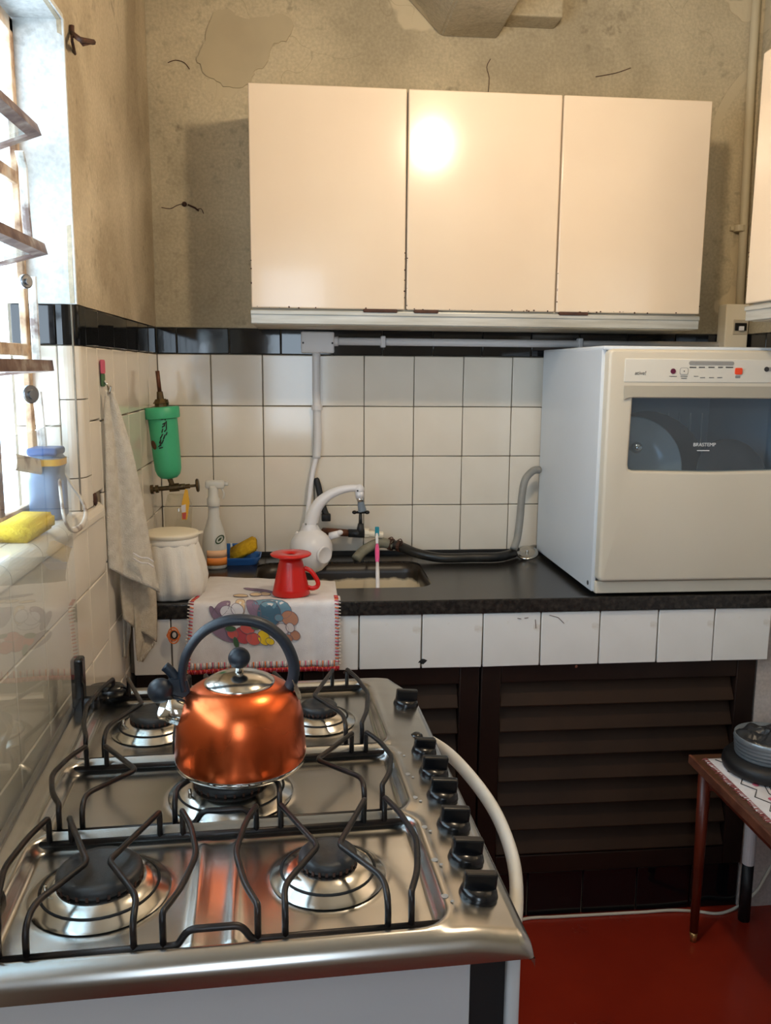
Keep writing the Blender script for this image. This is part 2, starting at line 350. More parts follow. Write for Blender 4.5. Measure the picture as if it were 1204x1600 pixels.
def round_path(pts, r=0.01, n=4):
    """polyline with rounded corners"""
    P = [Vector(p) for p in pts]; out = [P[0]]
    for i in range(1, len(P)-1):
        a, b, c = P[i-1], P[i], P[i+1]
        d1 = (a-b); d2 = (c-b); k = min(r, d1.length*.45, d2.length*.45)
        s = b+d1.normalized()*k; e = b+d2.normalized()*k
        for j in range(n+1):
            t = j/n; out.append((1-t)**2*s+2*t*(1-t)*b+t*t*e)
    out.append(P[-1]); return out
def tube(bm, pts, r, seg=8, cap=True, flat=None):
    """sweep a circle (or ellipse flat=(a,b) with up = first normal) along pts; r may be a list"""
    P = [Vector(p) for p in pts]; n = len(P)
    rr = r if isinstance(r, (list, tuple)) else [r]*n
    rings = []; up = None
    for i in range(n):
        t = (P[min(i+1, n-1)]-P[max(i-1, 0)])
        t = t.normalized() if t.length > 1e-9 else Vector((0, 0, 1))
        if up is None:
            up = t.orthogonal().normalized()
            if flat and len(flat) > 2: up = (Vector(flat[2])-t*Vector(flat[2]).dot(t)).normalized()
        else:
            up = (up-t*up.dot(t)); up = up.normalized() if up.length > 1e-6 else t.orthogonal().normalized()
        s = t.cross(up); A, B = (flat[0], flat[1]) if flat else (1, 1)
        rings.append([bm.verts.new(P[i]+up*(rr[i]*A*math.cos(2*PI*k/seg))+s*(rr[i]*B*math.sin(2*PI*k/seg))) for k in range(seg)])
    for a, b in zip(rings, rings[1:]):
        for k in range(seg): bm.faces.new((a[k], a[(k+1) % seg], b[(k+1) % seg], b[k]))
    if cap: bm.faces.new(rings[0][::-1]); bm.faces.new(rings[-1])
    return bm
def prism(bm, outline, vec):
    """extrude a closed planar outline (3d points) by vec"""
    a = [bm.verts.new(Vector(p)) for p in outline]; b = [bm.verts.new(Vector(p)+Vector(vec)) for p in outline]; n = len(a)
    bm.faces.new(a[::-1]); bm.faces.new(b)
    for k in range(n): bm.faces.new((a[k], a[(k+1) % n], b[(k+1) % n], b[k]))
    return bm
def rrect(x0, x1, y0, y1, r, n=5):
    pts = []
    for cx, cy, a0 in ((x1-r, y1-r, 0), (x0+r, y1-r, 90), (x0+r, y0+r, 180), (x1-r, y0+r, 270)):
        for k in range(n+1):
            a = R(a0+90*k/n); pts.append((cx+r*math.cos(a), cy+r*math.sin(a)))
    return pts
def sphere(bm, c, r, sx=1, sy=1, sz=1, u=20, v=12, rot=Matrix()):
    bmesh.ops.create_uvsphere(bm, u_segments=u, v_segments=v, radius=r, matrix=Matrix.Translation(Vector(c)) @ rot @ Matrix.Diagonal((sx, sy, sz, 1)))
    return bm
def text_mesh(name, s, size, mat, parent, m, depth=0.0004, shear=0.0):
    cu_ = bpy.data.curves.new(name+'_curve', 'FONT'); cu_.body = s; cu_.size = size; cu_.extrude = depth; cu_.align_x = 'CENTER'; cu_.align_y = 'CENTER'; cu_.shear = shear
    to = bpy.data.objects.new(name+'_tmp', cu_); COL.objects.link(to)
    me = bpy.data.meshes.new_from_object(to.evaluated_get(bpy.context.evaluated_depsgraph_get()))
    bpy.data.objects.remove(to); me.transform(m); me.materials.clear()
    return finish(name, me, mat, parent)
def link_copy(name, me, parent, loc, rot=(0, 0, 0), scale=(1, 1, 1)):
    o = bpy.data.objects.new(name, me); COL.objects.link(o); o.parent = parent
    o.location = loc; o.rotation_euler = rot; o.scale = scale; ROOT[o.name] = ROOT[parent.name]; return o

# tiles: unit meshes per size, shared by all alike pieces
TILES = {}
def tile_mesh(w_, h_, mat, th=0.008, bev=0.0022):
    key = (round(w_, 3), round(h_, 3), mat, th)
    if key not in TILES:
        bm = BM(); box(bm, -w_/2, w_/2, -h_/2, h_/2, -th, 0, bev, 2)
        bmesh.ops.recalc_face_normals(bm, faces=bm.faces[:])
        me = bpy.data.meshes.new('tile'); bm.to_mesh(me); bm.free(); me.materials.append(M[mat])
        for p in me.polygons: p.use_smooth = True
        max(me.polygons, key=lambda f: f.area).use_smooth = False
        for f in me.polygons:
            if f.area > 0.2*(w_*h_): f.use_smooth = False
        TILES[key] = me
    return TILES[key]
G = 0.0022   # grout joint
def tile_at(parent, c, axis, u, v, mat, name='tile', jit=0.0045, out=0.0):
    """axis '-y' (back wall), '+x' (left wall), '-x', 'z'"""
    me = tile_mesh(u-G, v-G, mat); j = lambda: random.uniform(-jit, jit)
    if axis == '-y': m = Matrix(((1, 0, 0), (0, 0, -1), (0, 1, 0)))
    elif axis == '+x': m = Matrix(((0, 0, 1), (1, 0, 0), (0, 1, 0)))
    elif axis == '-x': m = Matrix(((0, 0, -1), (-1, 0, 0), (0, 1, 0)))
    else: m = Matrix.Identity(3)
    e = (Matrix.Rotation(j(), 3, 'X') @ Matrix.Rotation(j(), 3, 'Y') @ Matrix.Rotation(j(), 3, 'Z') @ m).to_euler()
    return link_copy(name, me, parent, c, e)

# ================================================================== THE SETTING
Z0 = 1.50; T = 0.152; BT = 1.576       # foot and head of the black tile band
XR = 1.79; YN = -3.5; CEIL = 2.80
# floor and ceiling
bm = BM(); box(bm, -0.25, XR+0.2, YN-0.2, 0.2, -0.1, 0.0); struct(obj('floor', bm, 'floor'))
bm = BM(); box(bm, -0.25, XR+0.2, YN-0.2, 0.2, CEIL, CEIL+0.1); struct(obj('ceiling', bm, 'ceiling'))
# back wall
bm = BM(); box(bm, -0.25, XR+0.2, 0.008, 0.2, 0, CEIL); wall_back = struct(obj('wall_back', bm, 'grout'))
def plaster_grid(name, mat, parent, o, u, v, nu, nv, nrm, amp, th, hole=None):
    """uneven plaster skin: a displaced sheet with a thickness"""
    bm = BM(); vs = {}
    o, u, v, nrm = Vector(o), Vector(u), Vector(v), Vector(nrm)
    from mathutils import noise as nz
    for i in range(nu+1):
        for j in range(nv+1):
            p = o+u*(i/nu)+v*(j/nv)
            edge = min(i, nu-i, j, nv-j)
            d = (nz.noise(p*2.3)*0.6+nz.noise(p*7)*0.3+nz.noise(p*21)*0.15)*amp
            jag = Vector((0, 0, 0))
            vs[i, j] = bm.verts.new(p+nrm*d)
    for i in range(nu):
        for j in range(nv): bm.faces.new((vs[i, j], vs[i+1, j], vs[i+1, j+1], vs[i, j+1]))
    bmesh.ops.recalc_face_normals(bm, faces=bm.faces[:])
    f0 = bm.faces[:]
    r = bmesh.ops.extrude_face_region(bm, geom=f0)
    for x in r['geom']:
        if isinstance(x, bmesh.types.BMVert): x.co -= nrm*th
    return obj(name, bm, mat, parent, angle=40)
plaster_grid('plaster_skin', 'plaster', wall_back, (-0.02, 0.0, BT+0.001), (XR+0.04, 0, 0), (0, 0, CEIL-BT), 90, 60, (0, -1, 0), 0.004, 0.008)
# concrete beam end and the block beside it
bm = BM()
prism(bm, [(0.826, 0.0, 2.402), (0.992, 0.0, 2.402), (1.005, 0.0, CEIL), (0.66, 0.0, CEIL), (0.665, 0.0, 2.56)], (0, -1.3, 0))
bmesh.ops.bevel(bm, geom=bm.edges[:], offset=0.006, segments=2, affect='EDGES')
struct(obj('trim_1', bm, 'plaster', angle=40), 'concrete beam end jutting from the wall')
bm = BM(); box(bm, 1.008, 1.158, -0.085, 0.004, 2.435, CEIL, 0.006)
struct(obj('trim_2', bm, 'plaster', angle=40), 'small plastered block beside the beam')
# old skim patches with a broken edge, and a few cracks
def patch(parent, pts, place, mat, nrm):
    bm = BM(); P2 = [place(a, b) for a, b in pts]; sm = smooth_path(P2+[P2[0]], 4)[:-1]
    sm = [v+Vector((random.uniform(-.004, .004)*(1-abs(nrm.x)), random.uniform(-.004, .004)*(1-abs(nrm.y)), random.uniform(-.004, .004))) for v in sm]
    prism(bm, [v-nrm*0.004 for v in sm], nrm*0.0065); obj('skim_patch', bm, mat, parent)
NB = Vector((0, -1, 0))
patch(wall_back, [(322, 60), (330, 28), (352, 14), (375, 26), (400, 30), (440, 22), (458, 40), (450, 62), (428, 70), (420, 92), (412, 104), (398, 110), (392, 128), (362, 137), (338, 128), (318, 112), (308, 92), (314, 74)], lambda a, b: ay(a, b, -0.002), 'skim', NB)
def crack(parent, pts, place):
    bm = BM(); tube(bm, smooth_path([place(a, b) for a, b in pts], 3), 0.0011, 5); obj('crack', bm, 'rust', parent)
pb = lambda a, b: ay(a, b, -0.0015)
crack(wall_back, [(762, 146), (764, 122), (760, 105), (766, 92)], pb); crack(wall_back, [(252, 324), (266, 326), (276, 321), (286, 318)], pb); crack(wall_back, [(262, 98), (274, 94), (288, 98), (296, 108)], pb); crack(wall_back, [(306, 328), (314, 326), (318, 334)], pb); crack(wall_back, [(930, 120), (962, 114), (985, 106)], pb)
# right wall, near wall
bm = BM(); box(bm, XR+0.008, XR+0.2, YN, 0.008, 0, CEIL); wall_right = struct(obj('wall_right', bm, 'grout'))
plaster_grid('plaster_skin', 'plaster', wall_right, (XR, 0.0, BT+0.001), (0, YN, 0), (0, 0, CEIL-BT), 70, 30, (-1, 0, 0), 0.004, 0.008)
plaster_grid('plaster_skin', 'rough_wall', wall_right, (XR, -0.95, 0), (0, YN+0.95, 0), (0, 0, BT), 50, 30, (-1, 0, 0), 0.006, 0.008)
bm = BM(); box(bm, -0.25, 0.15, YN-0.15, YN, 0, CEIL); box(bm, 0.60, XR+0.2, YN-0.15, YN, 0, CEIL); box(bm, 0.15, 0.60, YN-0.15, YN, 2.1, CEIL); box(bm, 0.15, 0.60, YN-0.15, YN, 0, 0.96); struct(obj('wall_near', bm, 'ceiling'))
dr = bpy.data.objects.new('window_2', None); COL.objects.link(dr); dr.location = (0.375, YN, 0); ROOT['window_2'] = Matrix.Translation((0.375, YN, 0)); struct(dr, 'open window behind the camera')
for x0, x1, z0, z1 in ((0.15, 0.18, 0.96, 2.1), (0.57, 0.60, 0.96, 2.1), (0.18, 0.57, 2.07, 2.1), (0.18, 0.57, 0.96, 0.99)):
    bm = BM(); box(bm, x0, x1, YN-0.155, YN+0.01, z0, z1, 0.004); obj('window_frame', bm, 'cream_plastic', dr)
# rough pier under the right end of the counter
PIER = plaster_grid('wall_pier', 'rough_wall', None, (1.612, -0.56, 0), (XR-1.61, 0, 0), (0, 0, 0.862), 14, 50, (0, -1, 0), 0.016, 0.5)
struct(PIER, 'rough plastered pier under the right end of the counter')

# left wall with the window opening
WY0, WY1, WZ0, WZ1 = -0.93, -2.30, 1.165, 2.07
bm = BM()
box(bm, -0.125, -0.008, YN, 0.008, 0, WZ0-0.02)
box(bm, -0.125, -0.008, WY0+0.008, 0.008, WZ0-0.02, CEIL)
box(bm, -0.125, -0.008, YN, WY1, WZ0-0.02, CEIL)
box(bm, -0.125, -0.008, WY1, WY0+0.008, WZ1+0.008, CEIL)
wall_left = struct(obj('wall_left', bm, 'grout'))
plaster_grid('plaster_skin', 'plaster_left', wall_left, (0, -0.002, BT+0.001), (0, WY0+0.002, 0), (0, 0, CEIL-BT), 40, 60, (1, 0, 0), 0.005, 0.008)
plaster_grid('plaster_skin', 'plaster_left', wall_left, (0, WY0, WZ1), (0, YN-WY0, 0), (0, 0, CEIL-WZ1), 60, 20, (1, 0, 0), 0.005, 0.008)
plaster_grid('plaster_skin', 'plaster_left', wall_left, (0, WY1, BT), (0, YN-WY1, 0), (0, 0, WZ1-BT), 30, 20, (1, 0, 0), 0.005, 0.008)
# reveal: far jamb above the tiles, lintel underside, near jamb
plaster_grid('reveal_plaster', 'plaster_reveal', wall_left, (0.003, WY0, BT), (-0.125, 0, 0), (0, 0, WZ1-BT+0.004), 10, 36, (0, -1, 0), 0.004, 0.008)
plaster_grid('reveal_plaster', 'plaster_reveal', wall_left, (0.003, WY0, WZ1), (-0.125, 0, 0), (0, WY1-WY0, 0), 10, 50, (0, 0, -1), 0.005, 0.008)
plaster_grid('reveal_plaster', 'plaster_reveal', wall_left, (0.003, WY1, WZ0), (-0.125, 0, 0), (0, 0, WZ1-WZ0), 8, 36, (0, 1, 0), 0.004, 0.008)

# back wall tiles: five rows of white, black band over them
XA = 0.155
cols = [0.0] + [XA+k*T for k in range(12)]
cols = [c for c in cols if c < XR] + [XR]
for a, b in zip(cols, cols[1:]):
    for r in range(5):
        z1 = Z0-r*T; z0 = z1-T
        if r == 4: continue
        tile_at(wall_back, ((a+b)/2, 0, (z0+z1)/2), '-y', b-a, T, 'tile')
bcols = [0.0, 0.058] + [0.058+T*k for k in range(1, 13)]
bcols = [c for c in bcols if c < XR-0.01] + [XR]
for a, b in zip(bcols, bcols[1:]):
    tile_at(wall_back, ((a+b)/2, 0, (Z0+BT)/2), '-y', b-a, BT-Z0, 'black_tile', jit=0.012)
# right wall: black band over white tiles down to the counter
for k in range(6):
    y = -0.0-T*(k+0.5)
    tile_at(wall_right, (XR, y, (Z0+BT)/2), '-x', T, BT-Z0, 'black_tile', jit=0.01)
    for r in range(4): tile_at(wall_right, (XR, y, Z0-T*(r+0.5)), '-x', T, T, 'tile')
# left wall tiles
TY = 0.1535
ys = [-TY*k for k in range(6)]                       # corner to -0.7675
for a, b in zip(ys, ys[1:]):
    zs = [Z0-T*k for k in range(9)]
    for z1, z0 in zip(zs, zs[1:]): tile_at(wall_left, (0, (a+b)/2, (z0+z1)/2), '+x', TY, T, 'tile')
for z1, z0 in ((1.5, 1.352), (1.352, 1.204)):        # narrow closer tiles beside the window corner
    tile_at(wall_left, (0, -0.8125, (z0+z1)/2), '+x', 0.09, z1-z0, 'tile')
ys2 = [-0.7675-TY*k for k in range(11)]
for a, b in zip(ys2, ys2[1:]):
    for z1, z0 in ((1.150, 1.026), (1.026, 0.874), (0.874, 0.722), (0.722, 0.57)):
        tile_at(wall_left, (0, (a+b)/2, (z0+z1)/2), '+x', TY, z1-z0, 'tile')
ly = [0.0]+[-0.139-T*k for k in range(5)]+[-0.858]
for a, b in zip(ly, ly[1:]):
    tile_at(wall_left, (0, (a+b)/2, (Z0+BT)/2), '+x', a-b, BT-Z0, 'black_tile', jit=0.012)
# rounded corner pieces at the window edge (black on top, white below)
def corner_piece(z0, z1, mat):
    bm = BM(); out = [(0.0, -0.860), (0.0, -0.898)]
    for k in range(1, 8):
        a = R(90*k/8); out.append((-0.032+0.032*math.cos(a), -0.898-0.032*math.sin(a)))
    out += [(-0.036, -0.930)]
    inn = [(-0.036, -0.922), (-0.032, -0.922), (-0.008, -0.898), (-0.008, -0.860)]
    prism(bm, [(x, y, z0+G/2) for x, y in out+inn], (0, 0, z1-z0-G))
    return obj('corner_tile', bm, mat, wall_left, angle=40)
corner_piece(Z0, BT, 'black_tile')
for z0, z1 in ((1.398, 1.5), (1.246, 1.398), (1.182, 1.246)): corner_piece(z0, z1, 'tile')
# jamb tiles
me = None
def jamb_tile(z0, z1, mat):
    tile_at(wall_left, (-0.078, WY0, (z0+z1)/2), '-y', 0.082, z1-z0, mat)
jamb_tile(Z0, BT, 'black_tile'); jamb_tile(1.348, 1.5, 'tile'); jamb_tile(1.183, 1.348, 'tile')
# sill: flat tiles and bullnose pieces
SZ = 1.182
def bullnose(y1, y0):
    bm = BM(); out = [(-0.045, SZ)]
    for k in range(0, 9):
        a = R(90-90*k/8); out.append((-0.018+0.024*math.cos(a), SZ-0.024+0.024*math.sin(a)))
    out += [(0.006, 1.152), (-0.006, 1.152), (-0.006, SZ-0.02), (-0.045, SZ-0.01)]
    prism(bm, [(x, y0+G/2, z) for x, z in out], (0, y1-y0-G, 0))
    return obj('sill_tile', bm, 'tile', wall_left, angle=40)
by = [-0.785]+[-0.93-TY*k for k in range(10)]
for a, b in zip(by, by[1:]):
    bullnose(a, b)
    if a < -0.9:
        tile_at(wall_left, (-0.083, (a+b)/2, SZ), 'z', 0.074, TY, 'tile')
# rusted spot where the sill meets the corner
bm = BM(); sphere(bm, (-0.001, -0.845, 1.193), 0.016, 0.35, 1.0, 0.8, 12, 8)
for v in bm.verts: v.co += Vector((0, random.uniform(-.003, .003), random.uniform(-.003, .003)))
obj('rust_spot', bm, 'rust', wall_left, smooth=True)

# ---------------------------------------------------------------- window: steel frame with tilting panes
win = bpy.data.objects.new('window_1', None); COL.objects.link(win); win.location = (-0.085, -1.61, WZ0); ROOT['window_1'] = Matrix.Translation((-0.085, -1.61, WZ0))
struct(win, 'old steel tilting-pane window with peeling paint')
FX = -0.090
bm = BM(); box(bm, FX-0.006, FX+0.006, WY0-0.020, WY0, SZ, WZ1-0.004, 0.002); obj('frame_jamb', bm, 'frame_paint', win)
bm = BM(); box(bm, FX-0.006, FX+0.006, WY1, WY1+0.024, SZ, WZ1-0.004, 0.002); obj('frame_jamb', bm, 'frame_paint', win)
bm = BM(); box(bm, FX-0.006, FX+0.006, WY1, WY0, WZ1-0.028, WZ1-0.003, 0.002); obj('frame_head', bm, 'frame_paint', win)
bm = BM(); box(bm, FX-0.006, FX+0.006, WY1, WY0, SZ, SZ+0.025, 0.002); obj('frame_sill', bm, 'frame_paint', win)
for y in (-1.135, -1.62):
    bm = BM(); box(bm, FX-0.005, FX+0.005, y-0.011, y+0.011, SZ, WZ1-0.01, 0.002); obj('mullion', bm, 'frame_rust', win)
for z in (1.795, 1.49):
    bm = BM(); box(bm, FX-0.005, FX+0.005, WY1, WY0, z-0.011, z+0.011, 0.002); obj('transom', bm, 'frame_paint', win)
# tilting panes: inner edge up and into the room
def pane(zt, xt, y0, y1, tilt, depth=0.19, fr=0.020):
    d = Vector((-math.cos(tilt), 0, -math.sin(tilt))); n = Vector((-math.sin(tilt), 0, math.cos(tilt)))
    o = Vector((xt, 0, zt))
    def pt(s, y, h=0.0): return o+d*s+Vector((0, y, 0))+n*h
    bm = BM()
    for s0, s1, a, b in ((0, fr, y0, y1), (depth-fr, depth, y0, y1), (fr, depth-fr, y0, y0-fr), (fr, depth-fr, y1+fr, y1)):
        prism(bm, [pt(s0, a, 0), pt(s1, a, 0), pt(s1, b, 0), pt(s0, b, 0)], n*0.005)
    prism(bm, [pt(0.0, y0, 0.004), pt(0.004, y0, 0.004), pt(0.004, y1, 0.004), pt(0, y1, 0.004)], n*0.016)     # upturned lip
    f = obj('pane_frame', bm, 'frame_rust', win)
    bm = BM(); prism(bm, [pt(fr-0.004, y0-fr+.004, 0.006), pt(depth-fr+0.004, y0-fr+.004, 0.006), pt(depth-fr+0.004, y1+fr-.004, 0.006), pt(fr-0.004, y1+fr-.004, 0.006)], n*0.003)
    obj('pane_glass', bm, 'glass_pane', f)
for zt, ti in ((1.868, 20), (1.662, 15), (1.452, 6)):
    pane(zt, -0.038, -0.952, -1.60, R(ti)); pane(zt, -0.038, -1.635, -2.26, R(ti))
# vertical control lever that links the panes
def flatbar(pts, wdt, th, mat, parent, name):
    bm = BM(); tube(bm, pts, 1.0, 8, flat=(th/2, wdt/2, (0, 1, 0))); return obj(name, bm, mat, parent, angle=40)
lev = [ax(30, 236, -0.06), ax(36, 262, -0.06), ax(40, 330, -0.06), ax(44, 372, -0.06)]
flatbar(lev, 0.016, 0.005, 'lever_paint', win, 'lever')
lev = [ax(50, 432, -0.058), ax(52, 470, -0.058), ax(56, 540, -0.058), ax(58, 566, -0.058)]
flatbar(lev, 0.016, 0.005, 'lever_paint', win, 'lever')
lev = [ax(58, 612, -0.056), ax(62, 650, -0.056), ax(66, 690, -0.056), ax(68, 742, -0.056)]
flatbar(lev, 0.017, 0.005, 'lever_paint', win, 'lever')
for px, py, r in ((37, 440, 0.012), (44, 616, 0.016)):
    p = ax(px, py, -0.05); bm = BM(); cyl(bm, p, p+Vector((0.008, -0.006, 0)), r, seg=18, bev=0.002); cyl(bm, p+Vector((0.007, -0.005, 0)), p+Vector((0.012, -0.009, 0)), r*0.5, seg=12)
    obj('pivot_bolt', bm, 'steel_edge', win, angle=40)
# lower crossbar plate and the looped pull handle
c0, c1 = ax(24, 722, -0.052), ax(92, 735, -0.045)
bm = BM(); tube(bm, [c0, c0.lerp(c1, .5), c1], 1.0, 8, flat=(0.014, 0.003, (0, 0, 1))); obj('handle_plate', bm, 'lever_paint', win, angle=40)
loop = [(92, 742), (96, 780), (101, 812), (112, 828), (127, 822), (134, 802), (127, 780), (112, 758), (101, 742)]
P_ = [ax(a, b, -0.03+0.05*min(1, max(0, (b-740)/60))) for a, b in loop]
bm = BM(); tube(bm, smooth_path(P_, 5), 1.0, 8, flat=(0.003, 0.0055, (1, 0, 0))); obj('pull_handle', bm, 'lever_paint', win, smooth=True)

# black plinth tiles under the louvres
bm = BM(); box(bm, 0.0, 1.612, -0.545, -0.40, 0, 0.10); plinth = struct(obj('baseboard_counter', bm, 'grout'))
k = 0; x = 1.169-T*7
while x < 1.60:
    x1 = min(x+T, 1.61); x0 = max(x, 0.01)
    tile_at(plinth, ((x0+x1)/2, -0.552, 0.065), '-y', x1-x0, 0.13, 'black_tile'); x += T

# ================================================================== COUNTER
CZ = 0.89; CY = -0.575
counter = thing('countertop', 'dark granite worktop with a rounded sink cut-out running along the tiled wall', 'countertop', (0.9, -0.3, CZ))
SX0, SX1, SY0, SY1 = 0.29, 0.768, -0.425, -0.105
bm = BM()
outer = [(0.003, CY), (XR-0.002, CY), (XR-0.002, -0.002), (0.003, -0.002)]
inner = rrect(SX0, SX1, SY0, SY1, 0.05, 6)
def ring_edges(bm, pts, z):
    vs = [bm.verts.new((x, y, z)) for x, y in pts]; return [bm.edges.new((vs[i], vs[(i+1) % len(vs)])) for i in range(len(vs))]
es = ring_edges(bm, outer, CZ)+ring_edges(bm, inner, CZ)
bmesh.ops.triangle_fill(bm, use_beauty=True, edges=es)
r_ = bmesh.ops.extrude_face_region(bm, geom=bm.faces[:])
for v in r_['geom']:
    if isinstance(v, bmesh.types.BMVert): v.co.z -= 0.03
obj('slab', bm, 'granite', counter)
bm = BM(); box(bm, 0.003, XR-0.002, CY-0.006, CY+0.012, CZ-0.03, CZ+0.006, 0.003); obj('front_lip', bm, 'granite', counter, angle=40)
bm = BM(); box(bm, 0.003, XR-0.002, -0.012, -0.001, CZ-0.002, CZ+0.012, 0.002); obj('wall_joint', bm, 'dark_gap', counter)
sink = thing('sink', 'stained enamel sink basin set into the dark worktop', 'sink', (0.53, -0.265, CZ-0.006))
bm = BM(); rings = []
for off, z, rr in ((0.0, 0.0, 0.05), (0.004, -0.03, 0.05), (0.008, -0.07, 0.05), (0.014, -0.13, 0.055), (0.03, -0.15, 0.06), (0.06, -0.155, 0.06)):
    rings.append([bm.verts.new((x-0.53, y+0.265, z)) for x, y in rrect(SX0+off, SX1-off, SY0+off, SY1-off, rr, 6)])
for a, b in zip(rings, rings[1:]):
    n = len(a)
    for k in range(n): bm.faces.new((a[k], a[(k+1) % n], b[(k+1) % n], b[k]))
bm.faces.new(rings[-1])
bowl = obj('basin', bm, 'sink', sink, smooth=True, world=False)
so = bowl.modifiers.new('thickness', 'SOLIDIFY'); so.thickness = 0.004; so.offset = 1
bm = BM(); lathe(bm, [(0.028, 0.0), (0.03, 0.003), (0.02, 0.004), (0.012, 0.001)], 20, Matrix.Translation((0.53, -0.265, CZ-0.1605))); obj('drain', bm, 'chrome_soft', sink, smooth=True)

# tiled apron under the worktop edge
apron = thing('counter_apron', 'row of worn white tiles facing the edge under the dark worktop', 'tiled edge', (0.82, -0.55, 0.72))
bm = BM(); box(bm, 0.003, 1.632, -0.567, -0.52, 0.722, 0.868); obj('backing', bm, 'grout', apron)
bm = BM(); box(bm, 0.003, XR-.004, -0.572, -0.53, 0.853, CZ-0.03); obj('brown_bedding', bm, 'rust', apron)
seams = [0.010, 0.102, 0.255, 0.4075, 0.559, 0.716, 0.871, 1.020, 1.174, 1.328, 1.478, 1.632]
for a, b in zip(seams, seams[1:]):
    tile_at(apron, Vector(((a+b)/2, -0.575+random.uniform(-.001, .001), 0.788))-Vector((0.82, -0.55, 0.72)), '-y', b-a-0.001, 0.142, 'tile_apron', jit=0.006)

# a chipped corner and scuff marks on the apron tiles
bm = BM(); q = ay(661, 1033, -0.574); sphere(bm, q, 0.010, 1.2, 0.2, 0.7, 9, 5)
for v in bm.verts: v.co += Vector((random.uniform(-.003, .003), 0, random.uniform(-.003, .003)))
obj('chip', bm, 'dark_gap', apron)
for pts in ([(808, 966), (814, 967)], [(819, 966), (825, 965)], [(858, 961), (872, 965), (881, 974)], [(836, 968), (837, 982)]):
    bm = BM(); tube(bm, [ay(a, b, -0.5765) for a, b in pts], 0.0008, 5); obj('scuff', bm, 'old_pipe', apron)
# louvred doors
def louver_door(x0, x1, label, mid=None):
    y = -0.552; z0, z1 = 0.135, 0.722; fw = 0.052
    t = thing('louver_door', label, 'cabinet door', ((x0+x1)/2, y, z0), group=None)
    for nm, (a, b, c, d) in dict(stile_l=(x0, x0+fw, z0, z1), stile_r=(x1-fw, x1, z0, z1), rail_t=(x0+fw, x1-fw, z1-fw, z1), rail_b=(x0+fw, x1-fw, z0, z0+fw)).items():
        bm = BM(); box(bm, a, b, y-0.012, y+0.018, c, d, 0.003); obj('stile' if 'stile' in nm else 'rail', bm, 'dark_louver', t, angle=40)
    n = 7; zz0, zz1 = z0+fw, z1-fw; p = (zz1-zz0)/n
    for k in range(n):
        zc = zz0+p*(k+0.5); bm = BM()
        obox(bm, Vector(((x0+x1)/2, y+0.006, zc)), Vector((1, 0, 0)), Vector((0, math.cos(R(28)), -math.sin(R(28)))), Vector((0, math.sin(R(28)), math.cos(R(28)))), x1-x0-2*fw-0.002, 0.006, p*1.02, 0.002)
        obj('slat', bm, 'dark_slat', t)
    bm = BM(); box(bm, x0+fw*.5, x1-fw*.5, y+0.030, y+0.036, z0+0.01, z1-0.01); obj('back_panel', bm, 'dark_gap', t)
    p = Vector(((x0+x1)/2-0.12, y-0.012, z1-0.012)); bm = BM(); cyl(bm, p, p+Vector((0, -0.003, 0)), 0.004, seg=10); obj('screw', bm, 'chrome_soft', t)
    return t
louver_door(0.872, 1.606, 'wide dark brown louvred door under the worktop, right of the cooker')
louver_door(0.42, 0.868, 'narrower dark brown louvred door half hidden behind the cooker')
louver_door(0.012, 0.416, 'dark louvred door behind the kettle at the left wall')

# ================================================================== WALL CABINETS
def wall_cabinet(name, label, origin, rotz, W, D, zt, zb, ndoors, handles):
    """local: x along the front, front face at y=0 facing -y, body behind"""
    t = thing(name, label, 'cabinet', origin, rotz)
    L = lambda bm, nm, mat, par, **k: obj(nm, bm, mat, par, world=False, **k)
    bm = BM(); box(bm, 0.004, W-0.004, 0.018, D, -0.036, zt-zb-0.003, 0.003); L(bm, 'carcass', 'cabinet_side', t, angle=40)
    bm = BM(); box(bm, 0.0, W, 0.004, 0.024, -0.040, -0.004, 0.002); box(bm, 0.0, W, 0.000, 0.010, -0.016, -0.006, 0.001); L(bm, 'bottom_rail', 'aluminium', t, angle=40)
    bm = BM(); box(bm, 0.006, W-0.006, 0.02, D, -0.042, -0.036, 0.001); L(bm, 'underside', 'cabinet_side', t)
    dw = W/ndoors
    for k in range(ndoors):
        x0, x1 = k*dw+0.0022, (k+1)*dw-0.0022
        bm = BM(); box(bm, x0, x1, 0.0, 0.018, 0, zt-zb, 0.0035, 3); d = L(bm, 'door', 'cream_steel', t, angle=40)
        a, b = handles[k]
        bm = BM(); box(bm, a, b, -0.004, 0.012, -0.008, 0.001, 0.002); L(bm, 'pull', 'rust', d, angle=40)
        bm = BM()                                     # rust chips along the lower and meeting edges
        for i in range(18):
            if random.random() < 0.6: cx, cz = random.uniform(x0+.005, x1-.005), random.uniform(0.0, 0.003)
            else: cx, cz = random.choice((x0+0.001, x1-0.001)), random.uniform(0, 0.16)
            s = random.uniform(0.0006, 0.0024)
            sphere(bm, (cx, -0.0002, cz+0.001), s, 1.3, 0.25, 1.0, 6, 4)
        ch = L(bm, 'rust_chips', 'rust', d); ch['kind'] = 'stuff'
    return t
wall_cabinet('wall_cabinet', 'wide cream wall cabinet with three doors above the sink', (0.291, -0.30, 1.616), 0.0, 1.222, 0.296, 2.168, 1.616, 3, [(0.295, 0.385), (0.43, 0.495), (0.825, 0.905)])
wall_cabinet('wall_cabinet', 'cream wall cabinet on the right wall, cut by the photo edge', (1.485, -0.595, 1.622), R(-90), 1.2, 0.30, 2.186, 1.622, 3, [(0.30, 0.38), (0.43, 0.5), (0.83, 0.91)])

